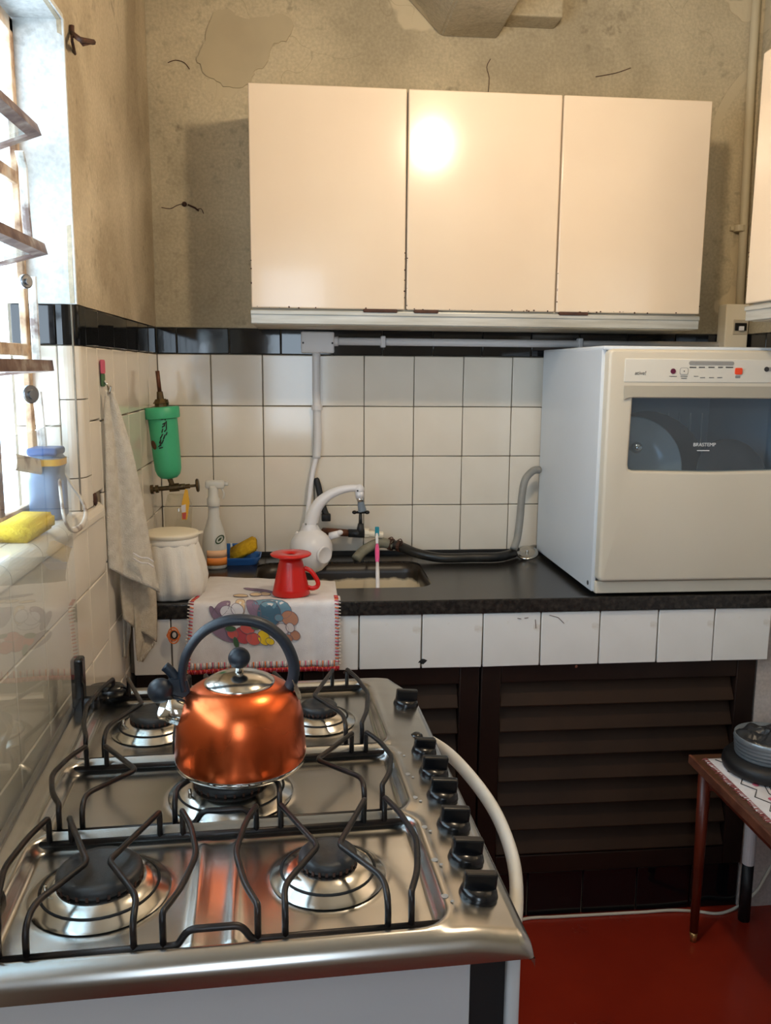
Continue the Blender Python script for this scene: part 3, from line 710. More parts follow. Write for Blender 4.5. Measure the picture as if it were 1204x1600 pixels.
# hanging bulb (above the picture)
lamp = thing('pendant_bulb', 'bare lit bulb hanging from the ceiling in front of the cabinet', 'lamp', (0.89, -1.20, 2.25))
bm = BM(); lathe(bm, [(0.001, -0.045), (0.02, -0.042), (0.036, -0.025), (0.042, 0.0), (0.036, 0.024), (0.02, 0.045), (0.014, 0.06)], 24, Matrix.Translation((0.89, -1.20, 2.25))); obj('bulb', bm, 'bulb', lamp, smooth=True)
bm = BM(); cyl(bm, (0.89, -1.2, 2.309), (0.89, -1.2, 2.36), 0.019, seg=20, bev=0.003); obj('socket', bm, 'black_plastic', lamp, angle=40)
bm = BM(); cyl(bm, (0.89, -1.2, 2.36), (0.89, -1.2, CEIL), 0.003, seg=8); obj('cord', bm, 'cable', lamp)

# rusted bracket on the left wall, hook on plaster
bm = BM(); a, b, c = ax(109, 52, 0.0), ax(146, 66, 0.04), ax(117, 84, 0.0)
tube(bm, round_path([ax(112, 40, 0.004), a+Vector((0.004, 0, 0)), ax(125, 62, 0.03), b], 0.01), 0.005, 6); tube(bm, [c, ax(113, 66, 0.012), ax(112, 56, 0.008)], 0.003, 6); tube(bm, [ax(120, 58, 0.02), ax(130, 70, 0.03), b], 0.003, 6)
tag(rebase(obj('rusty_bracket', bm, 'rust', smooth=True), a), 'small rusty iron bracket stub high on the left wall', 'bracket')
bm = BM(); p = ay(288, 319, 0.0); lathe(bm, [(0.008, 0), (0.006, 0.004), (0.002, 0.012)], 8, axis_mat(p, (0, -1, 0))); tube(bm, [p+Vector((0.01, -0.006, -0.002)), p+Vector((0.03, -0.004, -0.01)), p+Vector((0.04, -0.002, -0.018))], 0.0025, 6)
tag(rebase(obj('wall_nail', bm, 'rust', smooth=True), p), 'bent rusty nail in the plaster left of the wall cabinet', 'nail')

# ---------------------------------------------------------------- conduits on the back wall
cb = thing('junction_box', 'white plastic junction box on the black tile band above the tap', 'electrical box', (0.471, -0.005, 1.537))
p0, p1 = ay(470, 518, -0.02), ay(522, 552, -0.02)
bm = BM(); box(bm, p0.x, p1.x, -0.032, -0.002, p1.z, p0.z, 0.005, 3); obj('cover', bm, 'pvc', cb, angle=40)
for x in (p0.x+0.006, p1.x-0.006):
    bm = BM(); cyl(bm, (x, -0.031, 1.535), (x, -0.034, 1.535), 0.003, seg=10); obj('screw', bm, 'print_dark', cb)
bm = BM()
zc = lambda x: 1.5385
xs0 = p1.x-0.004; tube(bm, [(xs0, -0.014, 1.541), (1.74, -0.014, 1.541)], 0.0115, 12)
cz_ = thing('conduit', 'white horizontal plastic conduit running right from the junction box', 'conduit', (1.1, -0.014, 1.541)); obj('pipe', bm, 'pvc', cz_, smooth=True)
for px in (598, 905):
    x = ay(px, 535, -0.014).x; bm = BM(); box(bm, x-0.007, x+0.007, -0.030, -0.001, 1.524, 1.558, 0.003); obj('clip', bm, 'pvc', cz_, angle=40)
bm = BM(); cyl(bm, (xs0-0.002, -0.014, 1.541), (xs0+0.016, -0.014, 1.541), 0.0145, seg=14); obj('coupling', bm, 'pvc', cz_, smooth=True)
dz = thing('conduit', 'white vertical plastic conduit dropping from the junction box to the tap', 'conduit', (0.47, -0.014, 1.3))
pts = [ay(x, y, -0.016) for x, y in ((494, 548), (494, 600), (495, 640), (496, 690), (494, 716))]
bm = BM(); tube(bm, smooth_path(pts, 4), 0.0125, 12); obj('pipe', bm, 'pvc', dz, smooth=True)
p = ay(495, 637, -0.016); bm = BM(); cyl(bm, p-Vector((0, 0, 0.007)), p+Vector((0, 0, 0.007)), 0.0165, seg=14); obj('clip', bm, 'pvc', dz, angle=40)
pts = [ay(x, y, yy) for x, y, yy in ((494, 714, -0.018), (488, 740, -0.022), (483, 780, -0.03), (480, 812, -0.05), (482, 836, -0.075))]
bm = BM(); tube(bm, smooth_path(pts, 5), 0.0075, 10); obj('flex_cable', bm, 'white_plastic', dz, smooth=True)
# breaker box and riser conduit in the right corner
bk = thing('breaker_box', 'cream breaker box in the corner above the dishwasher', 'electrical box', (1.77, -0.02, 1.53))
p0, p1 = ay(1138, 475, -0.05), ay(1172, 546, -0.05)
bm = BM(); box(bm, p0.x-0.008, min(p1.x, XR-0.006), -0.055, -0.001, 1.50, p0.z, 0.004, 2); obj('case', bm, 'cream_plastic', bk, angle=40)
q0, q1 = ay(1146, 499, -0.056), ay(1166, 523, -0.056)
bm = BM(); box(bm, q0.x, q1.x, -0.0575, -0.054, q1.z, q0.z, 0.001); obj('window', bm, 'cabinet_side', bk)
bm = BM(); box(bm, q0.x+0.004, q1.x-0.004, -0.061, -0.055, (q0.z+q1.z)/2-0.011, (q0.z+q1.z)/2+0.012, 0.001); sw = obj('breaker', bm, 'black_plastic', bk)
bm = BM(); xm = (q0.x+q1.x)/2; box(bm, xm-0.007, xm+0.007, -0.068, -0.058, (q0.z+q1.z)/2-0.011, (q0.z+q1.z)/2+0.002, 0.001); obj('toggle', bm, 'white_plastic', sw)
rz = thing('conduit', 'cream painted conduit rising in the corner above the breaker box', 'conduit', (1.762, -0.014, 2.2))
bm = BM(); tube(bm, [(1.752, -0.014, CEIL-0.002), (1.757, -0.014, 2.3), (1.766, -0.014, 1.9), (1.772, -0.014, 1.664)], 0.0125, 12); obj('pipe', bm, 'pvc_cream', rz, smooth=True)
p = ay(1155, 357, -0.014); bm = BM(); cyl(bm, p-Vector((0, 0, 0.009)), p+Vector((0, 0, 0.009)), 0.017, seg=14); box(bm, p.x-0.026, p.x-0.01, -0.012, -0.001, p.z-0.006, p.z+0.006, 0.001); obj('clip', bm, 'pvc_cream', rz, angle=40)

# ================================================================== COOKER (local frame: x away from the left wall, y towards the back wall, origin at its far left corner)
SA = R(2.7); SO = Vector((0.02, -1.11, 0.0)); ST = 0.885
stove = thing('gas_cooker', 'stainless five-burner gas cooker standing against the left wall', 'cooker', SO, SA)
SM = ROOT[stove.name]
def sobj(name, bm, mat, parent=stove, **k): return obj(name, bm, mat, parent, world=False, **k)
WELLS = [(0.048, 0.512, -0.292, -0.026), (0.048, 0.512, -0.497, -0.308), (0.048, 0.512, -0.738, -0.513)]
BURN = [(0.148, -0.165, 0.036, 0.056), (0.418, -0.165, 0.030, 0.050), (0.280, -0.402, 0.050, 0.074), (0.141, -0.618, 0.046, 0.066), (0.398, -0.618, 0.033, 0.056)]
def sdrr(x, y, x0, x1, y0, y1, r):
    cx, cy = (x0+x1)/2, (y0+y1)/2; qx, qy = abs(x-cx)-(x1-x0)/2+r, abs(y-cy)-(y1-y0)/2+r
    return math.hypot(max(qx, 0), max(qy, 0))+min(max(qx, qy), 0)-r
def sstep(t): t = max(0.0, min(1.0, t)); return t*t*(3-2*t)
SW_, SD_ = 0.603, 0.765
def top_h(x, y):
    h = 0.0
    for x0, x1, y0, y1 in WELLS:
        d = sdrr(x, y, x0, x1, y0, y1, 0.028)
        h -= 0.013*sstep(0.5-d/0.014)
        h += 0.0025*math.exp(-((d-0.010)/0.006)**2)            # raised bead round each well
    if x > 0.53: h -= 0.010*sstep((x-0.53)/0.08)                # control strip slopes down
    if y < -0.52 and y > -0.735:                                # two pressed grooves in the near well
        for gx in (0.250, 0.291): h += 0.004*math.exp(-((x-gx)/0.007)**2)*sstep((y+0.735)/0.01)*sstep((-0.522-y)/0.01)
    for bx, by, rc, ro in BURN:                                 # dished seat of each burner
        d = math.hypot(x-bx, y-by)
        h += 0.004*sstep((ro+0.016-d)/0.012)
    return h
xs = [0.0]+[0.003+0.0042*k for k in range(0, 142)]; xs = [x for x in xs if x < SW_-0.016]+[SW_-0.016+0.016*math.sin(R(90*k/6)) for k in range(0, 7)]
ysr = [-SD_+0.018-0.018*math.sin(R(90*k/6)) for k in range(6, -1, -1)]; y = -SD_+0.022
while y < -0.004: ysr.append(y); y += 0.0044
ysr.append(0.0)
bm = BM(); g = []
for x in xs:
    row = []
    for y in ysr:
        h = top_h(x, y)
        ex = max(0.0, x-(SW_-0.016))/0.016; h -= 0.016*(1-math.sqrt(max(0, 1-ex*ex)))
        ey = max(0.0, (-SD_+0.018)-y)/0.018; h -= 0.018*(1-math.sqrt(max(0, 1-ey*ey)))
        yy, xx = y, x
        if x > 0.56 and y > -0.06: xx = x-(y+0.06)*0.5*(x-0.56)/0.04     # clipped far right corner
        row.append(bm.verts.new((xx, yy, ST+h)))
    g.append(row)
for i in range(len(xs)-1):
    for j in range(len(ysr)-1): bm.faces.new((g[i][j], g[i+1][j], g[i+1][j+1], g[i][j+1]))
# skirt
bord = [g[i][0] for i in range(len(xs))]+[g[-1][j] for j in range(1, len(ysr))]
low = [bm.verts.new((v.co.x, v.co.y, ST-0.031)) for v in bord]
for a, b, c, d in zip(bord, bord[1:], low[1:], low): bm.faces.new((a, b, c, d))
sobj('cooktop', bm, 'steel', angle=60)
# body
bm = BM(); box(bm, 0.03, 0.540, -0.745, -0.02, 0.06, ST-0.02, 0.004); sobj('body', bm, 'white_enamel', angle=40)
bm = BM(); box(bm, 0.540, 0.578, -0.742, -0.022, 0.06, ST-0.025); sobj('door_gasket', bm, 'dark_gap')
bm = BM(); box(bm, 0.578, 0.593, -0.752, -0.012, 0.12, ST-0.036, 0.005, 3); door = sobj('oven_door', bm, 'white_enamel', angle=40)
bm = BM(); box(bm, 0.586, 0.594, -0.70, -0.07, 0.22, 0.64, 0.003); sobj('oven_glass', bm, 'black_plastic', door)
hp = [(0.588, -0.045, 0.79), (0.616, -0.085, 0.795), (0.646, -0.17, 0.80), (0.666, -0.29, 0.80), (0.670, -0.40, 0.80), (0.656, -0.52, 0.80), (0.622, -0.63, 0.795), (0.588, -0.67, 0.79)]
bm = BM(); tube(bm, smooth_path(hp, 6), 1.0, 14, flat=(0.013, 0.009, (0, 0, 1))); sobj('door_handle', bm, 'handle_white', door, smooth=True)
for x, y in ((0.06, -0.06), (0.06, -0.70), (0.53, -0.06), (0.53, -0.70)):
    bm = BM(); cyl(bm, (x, y, 0.0), (x, y, 0.065), 0.018, 0.022, 14); sobj('foot', bm, 'black_plastic')
# burners
for i, (bx, by, rc, ro) in enumerate(BURN):
    zb = ST-0.013+0.0035; T0 = Matrix.Translation((bx, by, zb))
    bm = BM(); lathe(bm, [(ro+0.012, 0.0), (ro+0.009, 0.003), (ro-0.002, 0.008), (ro-0.004, 0.010), (rc+0.006, 0.0155), (rc+0.002, 0.016), (0.01, 0.014)], 48, T0, cap0=False); dish = sobj('burner_dish', bm, 'dish_chrome', smooth=True)
    bm = BM(); lathe(bm, [(ro-0.0005, 0.0075), (ro+0.0002, 0.0086), (ro-0.0025, 0.0096)], 40, T0, False, False); sobj('burner_seam', bm, 'dark_gap', dish, smooth=True)
    bm = BM(); lathe(bm, [(rc-0.004, 0.0145), (rc-0.002, 0.0165), (rc+0.001, 0.019), (rc+0.001, 0.0265), (rc-0.002, 0.0295), (rc-0.010, 0.0300), (rc-0.012, 0.0290), (0.004, 0.0296)], 44, T0); cap = sobj('burner_cap', bm, 'cap', smooth=True)
    bm = BM()
    for k in range(26):
        a = 2*PI*k/26; c = Vector((bx+(rc+0.0006)*math.cos(a), by+(rc+0.0006)*math.sin(a), zb+0.0195))
        obox(bm, c, Vector((math.cos(a), math.sin(a), 0)), Vector((-math.sin(a), math.cos(a), 0)), Vector((0, 0, 1)), 0.002, 0.003, 0.005)
    fp = sobj('flame_ports', bm, 'rust', cap); fp['kind'] = 'stuff'
    a = R(200 if bx < 0.25 else 210); p = Vector((bx+(rc+0.012)*math.cos(a), by+(rc+0.012)*math.sin(a), zb+0.010))
    bm = BM(); cyl(bm, p, p+Vector((0, 0, 0.014)), 0.003, 0.0022, 8); sobj('igniter', bm, 'chrome_soft', smooth=True)
# wire grates
GH = 0.921-0.004
def wire(pts, r=0.0036, rad=0.012):
    bm = BM(); tube(bm, round_path(pts, rad, 4), r, 8); return bm
def grate(label, yn, yf, centre):
    zr = ST-0.004; gy = (yn+yf)/2; Lg = yf-yn
    rods = [wire([(0.052, yn, zr), (0.225, yn, zr), (0.236, yn, zr), (0.247, yn, zr+0.017), (0.300, yn, zr+0.017), (0.311, yn, zr), (0.322, yn, zr), (0.508, yn, zr)], 0.004, 0.008), wire([(0.052, yf, zr), (0.508, yf, zr)], 0.004)]
    t = None
    parts = []
    def V(xa, xt, xb, bow=False):
        z = GH
        if bow: pts = [(xa, yn, zr), (xa, yn, z-0.006), (xa, yn+0.004, z), (xa+(xt-xa)*.55, yn+Lg*.2, z), (xt, gy, z), (xb+(xt-xb)*.55, yf-Lg*.2, z), (xb, yf-0.004, z), (xb, yf, z-0.006), (xb, yf, zr)]
        else: pts = [(xa, yn, zr), (xa, yn, z-0.004), (xa, yn+0.035*Lg/0.22, z), (xt, gy-0.004, z), (xt, gy+0.004, z), (xb, yf-0.006, z), (xb, yf, z-0.004), (xb, yf, zr)]
        return wire(pts, 0.0036, 0.016)
    if not centre:
        ws = [V(0.064, 0.042, 0.064, True), V(0.090, 0.128, 0.090), V(0.193, 0.155, 0.196), V(0.222, 0.249, 0.224, True), V(0.317, 0.292, 0.315, True), V(0.345, 0.384, 0.346), V(0.452, 0.412, 0.452), V(0.477, 0.502, 0.479, True)]
    else:
        ws = [V(0.070, 0.042, 0.070, True), V(0.098, 0.150, 0.098), V(0.212, 0.252, 0.212), V(0.345, 0.306, 0.345), V(0.456, 0.402, 0.458), V(0.480, 0.506, 0.480, True)]
    g_ = thing('pan_grate', label, 'grate', SM @ Vector((0.28, gy, zr)), SA)
    # author in the cooker frame, then move into the grate frame
    for nm, l in (('rod', rods), ('finger', ws)):
        for b in l:
            b.transform(Matrix.Translation((-0.28, -gy, -zr))); obj(nm, b, 'iron', g_, smooth=True, world=False)
grate('black wire pan grate on the cooker, nearest the camera', -0.733, -0.519, False)
grate('black wire pan grate on the cooker, under the kettle', -0.492, -0.313, True)
grate('black wire pan grate on the cooker, farthest from the camera', -0.286, -0.032, False)
# knobs
for i, (kx, ky) in enumerate([(0.577, -0.125), (0.572, -0.322), (0.573, -0.393), (0.571, -0.463), (0.569, -0.542), (0.567, -0.618), (0.564, -0.690)]):
    zb = ST+top_h(kx, ky)-0.001; s = 1.14 if i != 1 else 1.0
    m = Matrix.Translation((kx-0.004, ky, zb)) @ Matrix.Rotation(R(6), 4, 'Y')
    bm = BM(); lathe(bm, [(0.0185*s, 0), (0.0195*s, 0.003), (0.0180*s, 0.009), (0.0160*s, 0.0125), (0.004, 0.0135)], 28, m); k_ = sobj('knob', bm, 'black_plastic', smooth=True)
    bm = BM(); box(bm, -0.0060, 0.0060, -0.0165*s, 0.0165*s, 0.009, 0.026*s, 0.0025, 2); bm.transform(m @ Matrix.Rotation(R(90), 4, 'Z')); sobj('grip', bm, 'black_plastic', k_, angle=45)
    if i:
        for q in range(2):
            bm = BM(); lathe(bm, [(0.0042-0.002*q, 0), (0.0034-0.002*q, 0.0006)], 10, Matrix.Translation((kx-0.043+0.006*q, ky-0.006-0.010*q, ST+top_h(kx-0.043, ky)+0.0002))); sobj('knob_mark', bm, 'print_grey')
zb = ST+top_h(0.571, -0.255)
bm = BM(); lathe(bm, [(0.010, 0), (0.0095, 0.003), (0.006, 0.0055), (0.002, 0.006)], 20, Matrix.Translation((0.569, -0.258, zb-0.001))); sobj('spark_button', bm, 'black_plastic', smooth=True)
# upright glass lid and hinges
bm = BM(); ol = rrect(-0.755, -0.083, 0.905, 1.372, 0.028, 6)
prism(bm, [(0.014, y, z) for y, z in ol], (0.005, 0, 0)); sobj('glass_lid', bm, 'glass')
for y in (-0.085, -0.70):
    bm = BM(); box(bm, 0.006, 0.026, y-0.014, y+0.014, ST-0.005, 0.975, 0.004); box(bm, 0.005, 0.05, y-0.012, y+0.055, ST-0.004, ST+0.022, 0.008, 2); sobj('lid_hinge', bm, 'black_plastic', angle=40)
bm = BM(); box(bm, 0.0, 0.010, -0.76, 0.0, ST-0.03, ST+0.006, 0.003); sobj('rear_flange', bm, 'steel_edge', angle=40)
bm = BM(); lathe(bm, [(0.034, 0), (0.036, 0.01), (0.028, 0.018)], 20, Matrix.Translation((0.052, -0.030, ST+0.001)), squash=(1, 0.6)); sobj('hinge_cover', bm, 'black_plastic', smooth=True)

# ================================================================== KETTLE
KX, KY, KZ = 0.333, -1.497, 0.9205
ket = thing('whistling_kettle', 'copper-orange whistling kettle with dark blue handle on the middle burner', 'kettle', (KX, KY, KZ), R(4))
def kobj(name, bm, mat, parent=ket, **k): return obj(name, bm, mat, parent, world=False, **k)
bm = BM(); lathe(bm, [(0.070, 0.0), (0.084, 0.0005), (0.0885, 0.004), (0.0895, 0.008), (0.0885, 0.011)], 64, cap0=True, cap1=False); kobj('base_rim', bm, 'chrome', smooth=True)
bm = BM(); lathe(bm, [(0.0885, 0.009), (0.0900, 0.016), (0.0895, 0.026), (0.0880, 0.045), (0.0865, 0.065), (0.0835, 0.080), (0.0780, 0.093), (0.070, 0.103), (0.060, 0.110), (0.050, 0.1145), (0.046, 0.1155)], 64, cap0=False, cap1=True); kobj('body', bm, 'copper', smooth=True)
bm = BM(); lathe(bm, [(0.0475, 0.1145), (0.048, 0.1165), (0.046, 0.1185), (0.036, 0.124), (0.022, 0.128), (0.008, 0.1295)], 48); lid = kobj('lid', bm, 'chrome_soft', smooth=True)
bm = BM(); lathe(bm, [(0.006, 0.128), (0.005, 0.138), (0.007, 0.142)], 20); kobj('knob_stem', bm, 'chrome', lid, smooth=True)
bm = BM(); sphere(bm, (0, 0, 0.150), 0.0150, 1, 1, 0.98, 24, 16); kobj('lid_knob', bm, 'blue_grip', lid, smooth=True)
arc = [(-0.0740, 0, 0.108), (-0.0765, 0, 0.128), (-0.070, 0, 0.158), (-0.050, 0, 0.186), (-0.022, 0, 0.201), (0.008, 0, 0.203), (0.036, 0, 0.194), (0.060, 0, 0.172), (0.0735, 0, 0.140), (0.072, 0, 0.114), (0.064, 0, 0.100)]
bm = BM(); sp_ = smooth_path(arc, 6); n = len(sp_); tube(bm, sp_, [0.0058+0.0022*sstep(i/(n*0.6)) for i in range(n)], 14, flat=(1.0, 1.35, (0, 0, 1))); kobj('handle', bm, 'blue_grip', smooth=True)
bm = BM(); obox(bm, Vector((0.0765, 0, 0.104)), Vector((1, 0, 0.35)), Vector((0, 1, 0)), Vector((-0.35, 0, 1)), 0.005, 0.022, 0.034, 0.0018, 2); kobj('handle_bracket', bm, 'chrome', angle=40)
s0, s1 = Vector((-0.064, -0.006, 0.072)), Vector((-0.102, -0.014, 0.092))
bm = BM(); lathe(bm, [(0.0195, 0), (0.0180, 0.02), (0.0172, (s1-s0).length), (0.0145, (s1-s0).length+0.0005), (0.0145, 0.012)], 28, axis_mat(s0, s1-s0), cap0=False, cap1=True); kobj('spout', bm, 'chrome', smooth=True)
bm = BM(); c = s1+Vector((-0.003, 0.006, 0.020)); sphere(bm, c, 0.0170, 1, 0.95, 1, 22, 14); wh = kobj('whistle_cap', bm, 'blue_grip', smooth=True)
bm = BM(); prism(bm, [(-0.101, -0.006, 0.106), (-0.074, -0.006, 0.098), (-0.066, -0.006, 0.104), (-0.070, -0.006, 0.124), (-0.078, -0.006, 0.128), (-0.094, -0.006, 0.127)], (0, 0.012, 0)); bmesh.ops.bevel(bm, geom=bm.edges[:], offset=0.002, segments=2, affect='EDGES'); kobj('whistle_arm', bm, 'blue_grip', wh, angle=40)
bm = BM(); tube(bm, smooth_path([(-0.084, 0, 0.124), (-0.092, 0, 0.136), (-0.099, 0, 0.143)], 4), 1.0, 10, flat=(0.0045, 0.007, (0, 1, 0))); kobj('trigger', bm, 'blue_grip', wh, smooth=True)

# ================================================================== DISHWASHER
DX0, DX1, DYB, DYF, DZ0, DZ1 = 1.152, 1.732, -0.035, -0.555, 0.905, 1.515
dw = thing('dishwasher', 'ivory countertop dishwasher with a tinted window on the dark worktop', 'dishwasher', ((DX0+DX1)/2, -0.3, CZ))
bm = BM(); box(bm, DX0, DX0+0.012, DYB, DYF, DZ0, DZ1, 0.003); obj('side_panel', bm, 'dw_side', dw, angle=40)
bm = BM(); box(bm, DX1-0.012, DX1, DYB, DYF, DZ0, DZ1, 0.003); obj('side_panel', bm, 'dw_side', dw, angle=40)
bm = BM(); box(bm, DX0, DX1, DYB, DYF-0.01, DZ1-0.004, DZ1+0.006, 0.003); obj('top_panel', bm, 'dw_side', dw, angle=40)
bm = BM(); box(bm, DX0+0.012, DX1-0.012, DYB, DYB-0.01, DZ0, DZ1-0.004); obj('back_panel', bm, 'dw_inner', dw)
bm = BM(); box(bm, DX0+0.012, DX1-0.012, DYB-0.01, DYF+0.02, DZ0+0.02, DZ0+0.16); box(bm, DX0+0.012, DX1-0.012, DYB-0.01, DYF+0.02, DZ1-0.10, DZ1-0.005); box(bm, DX0+0.012, DX0+0.05, DYB-0.01, DYF+0.02, DZ0+0.16, DZ1-0.10); box(bm, DX1-0.05, DX1-0.012, DYB-0.01, DYF+0.02, DZ0+0.16, DZ1-0.10)
obj('tub', bm, 'dw_inner', dw)
bm = BM(); box(bm, DX0+0.008, DX1, DYF-0.012, DYF+0.01, DZ0-0.003, DZ0+0.028, 0.003); obj('base_strip', bm, 'dw_cream', dw, angle=40)
for x in (DX0+0.05, DX1-0.05):
    for y in (-0.10, -0.50):
        bm = BM(); cyl(bm, (x, y, CZ), (x, y, DZ0+0.004), 0.016, seg=14); obj('foot', bm, 'black_plastic', dw)
p = Vector((DX0-0.001, -0.53, 0.922)); bm = BM(); cyl(bm, p, p+Vector((0.004, 0, 0)), 0.006, seg=12); obj('side_screw', bm, 'print_dark', dw)
# door: frame with a trapezoid window opening
fx0, fx1, fz0, fz1 = DX0+0.008, DX1, DZ0+0.032, DZ1-0.002; yb, yf = DYF+0.004, -0.585
bm = BM()
outer = rrect(fx0, fx1, fz0, fz1, 0.012, 4)
win_ = [(1.2245, 1.396), (1.2215, 1.232), (1.224, 1.222), (1.234, 1.2175), (1.44, 1.2135), (1.64, 1.2175), (1.654, 1.222), (1.657, 1.232), (1.654, 1.396)]
def loop(pts, y): 
    vs = [bm.verts.new((x, y, z)) for x, z in pts]; return [bm.edges.new((vs[i], vs[(i+1) % len(vs)])) for i in range(len(vs))]
bmesh.ops.triangle_fill(bm, use_beauty=True, edges=loop(outer, yf)+loop(win_, yf))
r_ = bmesh.ops.extrude_face_region(bm, geom=bm.faces[:])
for v in r_['geom']:
    if isinstance(v, bmesh.types.BMVert): v.co.y = yb
be = [e for e in bm.edges if all(abs(v.co.y-yf) < 1e-6 for v in e.verts) and len(e.link_faces) == 2 and any(abs(f.normal.y) < 0.5 for f in e.link_faces)]
bm.normal_update(); be = [e for e in bm.edges if all(abs(v.co.y-yf) < 1e-6 for v in e.verts) and e.calc_face_angle(0) > 1.0]
bmesh.ops.bevel(bm, geom=be, offset=0.008, segments=4, affect='EDGES', profile=0.5)
door = obj('door', bm, 'dw_cream', dw, angle=45)
bm = BM(); prism(bm, [(x, yf+0.012, z) for x, z in [(1.215, 1.41), (1.212, 1.21), (1.664, 1.21), (1.664, 1.41)]], (0, 0.003, 0)); obj('door_glass', bm, 'glass_smoked', door)
bm = BM(); box(bm, 1.199, fx1-0.005, yf-0.002, yf+0.01, 1.4345, 1.491, 0.002); cp = obj('control_panel', bm, 'dw_panel', door, angle=40)
bm = BM(); prism(bm, [(1.200, yf, 1.426), (1.200, yf-0.006, 1.392), (1.207, yf-0.006, 1.397), (1.224, yf-0.006, 1.399), (fx1-0.005, yf-0.006, 1.399), (fx1-0.005, yf, 1.426)], (0, 0.012, 0)); obj('grip_rail', bm, 'dw_grey', door)
# printed controls
yp = yf-0.0022
def face_m(x, z, y=None): return Matrix.Translation((x, yp if y is None else y, z)) @ Matrix.Rotation(R(90), 4, 'X')
def disc(name, x, z, r, mat, h=0.0015, parent=cp, seg=18):
    bm = BM(); cyl(bm, (x, yp, z), (x, yp-h, z), r, seg=seg); return obj(name, bm, mat, parent)
def rr(name, x0, x1, z0, z1, r, mat, h=0.001, parent=cp):
    bm = BM(); prism(bm, [(x, yp-h, z) for x, z in rrect(x0, x1, z0, z1, r, 3)], (0, h, 0)); return obj(name, bm, mat, parent)
c = ay(1000, 583, yp); text_mesh('panel_lettering', 'ative!', 0.013, 'print_dark', cp, face_m(c.x, c.z), shear=0.15)
c = ay(1051, 580, yp); disc('start_button', c.x, c.z, 0.0065, 'plum_btn')
c = ay(1068, 580, yp); rr('program_button', c.x-0.0105, c.x+0.0105, c.z-0.0085, c.z+0.0085, 0.004, 'print_grey', 0.001); rr('program_button', c.x-0.0093, c.x+0.0093, c.z-0.0073, c.z+0.0073, 0.0035, 'dw_panel', 0.0015); disc('button_dot', c.x, c.z, 0.0015, 'print_dark', 0.002)
a, b = ay(1076, 564, yp), ay(1146, 571, yp); rr('display_strip', a.x, b.x, b.z, a.z, 0.005, 'print_grey', 0.001)
c = ay(1153, 580, yp); rr('power_button', c.x-0.009, c.x+0.009, c.z-0.008, c.z+0.008, 0.003, 'red_btn', 0.003)
bm = BM()
for px, wpx in ((1082, 10), (1096, 9), (1111, 9), (1125, 7), (1139, 11)):
    c = ay(px, 574, yp); box(bm, c.x-wpx*.00085, c.x+wpx*.00085, yp-0.0006, yp, c.z-0.0012, c.z+0.0012)
for px, py, wpx in ((1051, 588, 12), (1068, 588, 11), (1068, 591, 9), (1087, 588, 7), (1097, 590, 8), (1111, 590, 8), (1124, 590, 8), (1152, 588, 8), (1152, 590, 8)):
    c = ay(px, py, yp); box(bm, c.x-wpx*.0008, c.x+wpx*.0008, yp-0.0006, yp, c.z-0.0007, c.z+0.0007)
lt = obj('small_print', bm, 'print_dark', cp); lt['kind'] = 'stuff'
c = ay(1197, 577, yp); disc('badge', c.x, c.z, 0.006, 'print_dark'); rr('badge_plate', c.x+0.002, c.x+0.018, c.z-0.005, c.z+0.005, 0.001, 'print_grey', 0.0008)
c = ay(1100, 695, yf+0.0115); text_mesh('glass_lettering', 'BRASTEMP', 0.0125, 'print_white', door, face_m(c.x, c.z, yf+0.0112))
bm = BM(); c = ay(1098, 704, yf+0.0115); box(bm, c.x-0.016, c.x+0.016, yf+0.0108, yf+0.0112, c.z-0.001, c.z+0.001); obj('glass_print', bm, 'print_white', door)
# rack and dishes inside
rack = thing('dish_rack', 'wire rack inside the dishwasher behind the tinted window', 'rack', (1.44, -0.35, 1.085))
for k in range(12):
    x = 1.22+0.035*k; bm = BM(); tube(bm, round_path([(x, -0.50, 1.10), (x, -0.50, 1.082), (x, -0.16, 1.082), (x, -0.16, 1.34)], 0.01), 0.0022, 6); obj('rack_wire', bm, 'pvc', rack, smooth=True)
for y in (-0.50, -0.33, -0.16):
    bm = BM(); tube(bm, [(1.21, y, 1.0785), (1.62, y, 1.0785)], 0.0022, 6); obj('rack_wire', bm, 'pvc', rack, smooth=True)
def plate(label, c, d, r, mat, name='plate', cat='plate', group='dishes in the dishwasher'):
    t = axis_mat(c, d); bm = BM(); lathe(bm, [(0.003, 0.0), (r*.55, 0.0), (r*.62, 0.004), (r*.97, 0.016), (r, 0.018), (r*.97, 0.0195), (r*.62, 0.0085), (r*.5, 0.004), (0.003, 0.004)], 48, t)
    o = obj(name, bm, mat, smooth=True); rebase(o, c); return tag(o, label, cat, group)
pl1 = plate('large pale round plate leaning at the left inside the dishwasher', (1.285, -0.44, 1.215), (-0.12, -1, 0.25), 0.128, 'dish')
plate('dark round pan tilted behind the pale plate inside the dishwasher', (1.40, -0.33, 1.25), (0.1, -0.8, 0.75), 0.120, 'dish_dark', 'frying_pan', 'pan')  # this one is a pot lid, shaped with the plate profile
plate('dark bowl tilted at the right inside the dishwasher', (1.55, -0.45, 1.185), (0.05, -1, 0.35), 0.100, 'dish_dark', 'bowl', 'bowl')
bm = BM(); sphere(bm, (1.272, -0.505, 1.268), 0.015, 1, 1, 1, 20, 14); cyl(bm, (1.272, -0.49, 1.266), (1.272, -0.468, 1.262), 0.006); tag(rebase(obj('metal_knob', bm, 'chrome', smooth=True), (1.272, -0.505, 1.253)), 'small round shiny metal knob seen through the dishwasher window', 'knob')

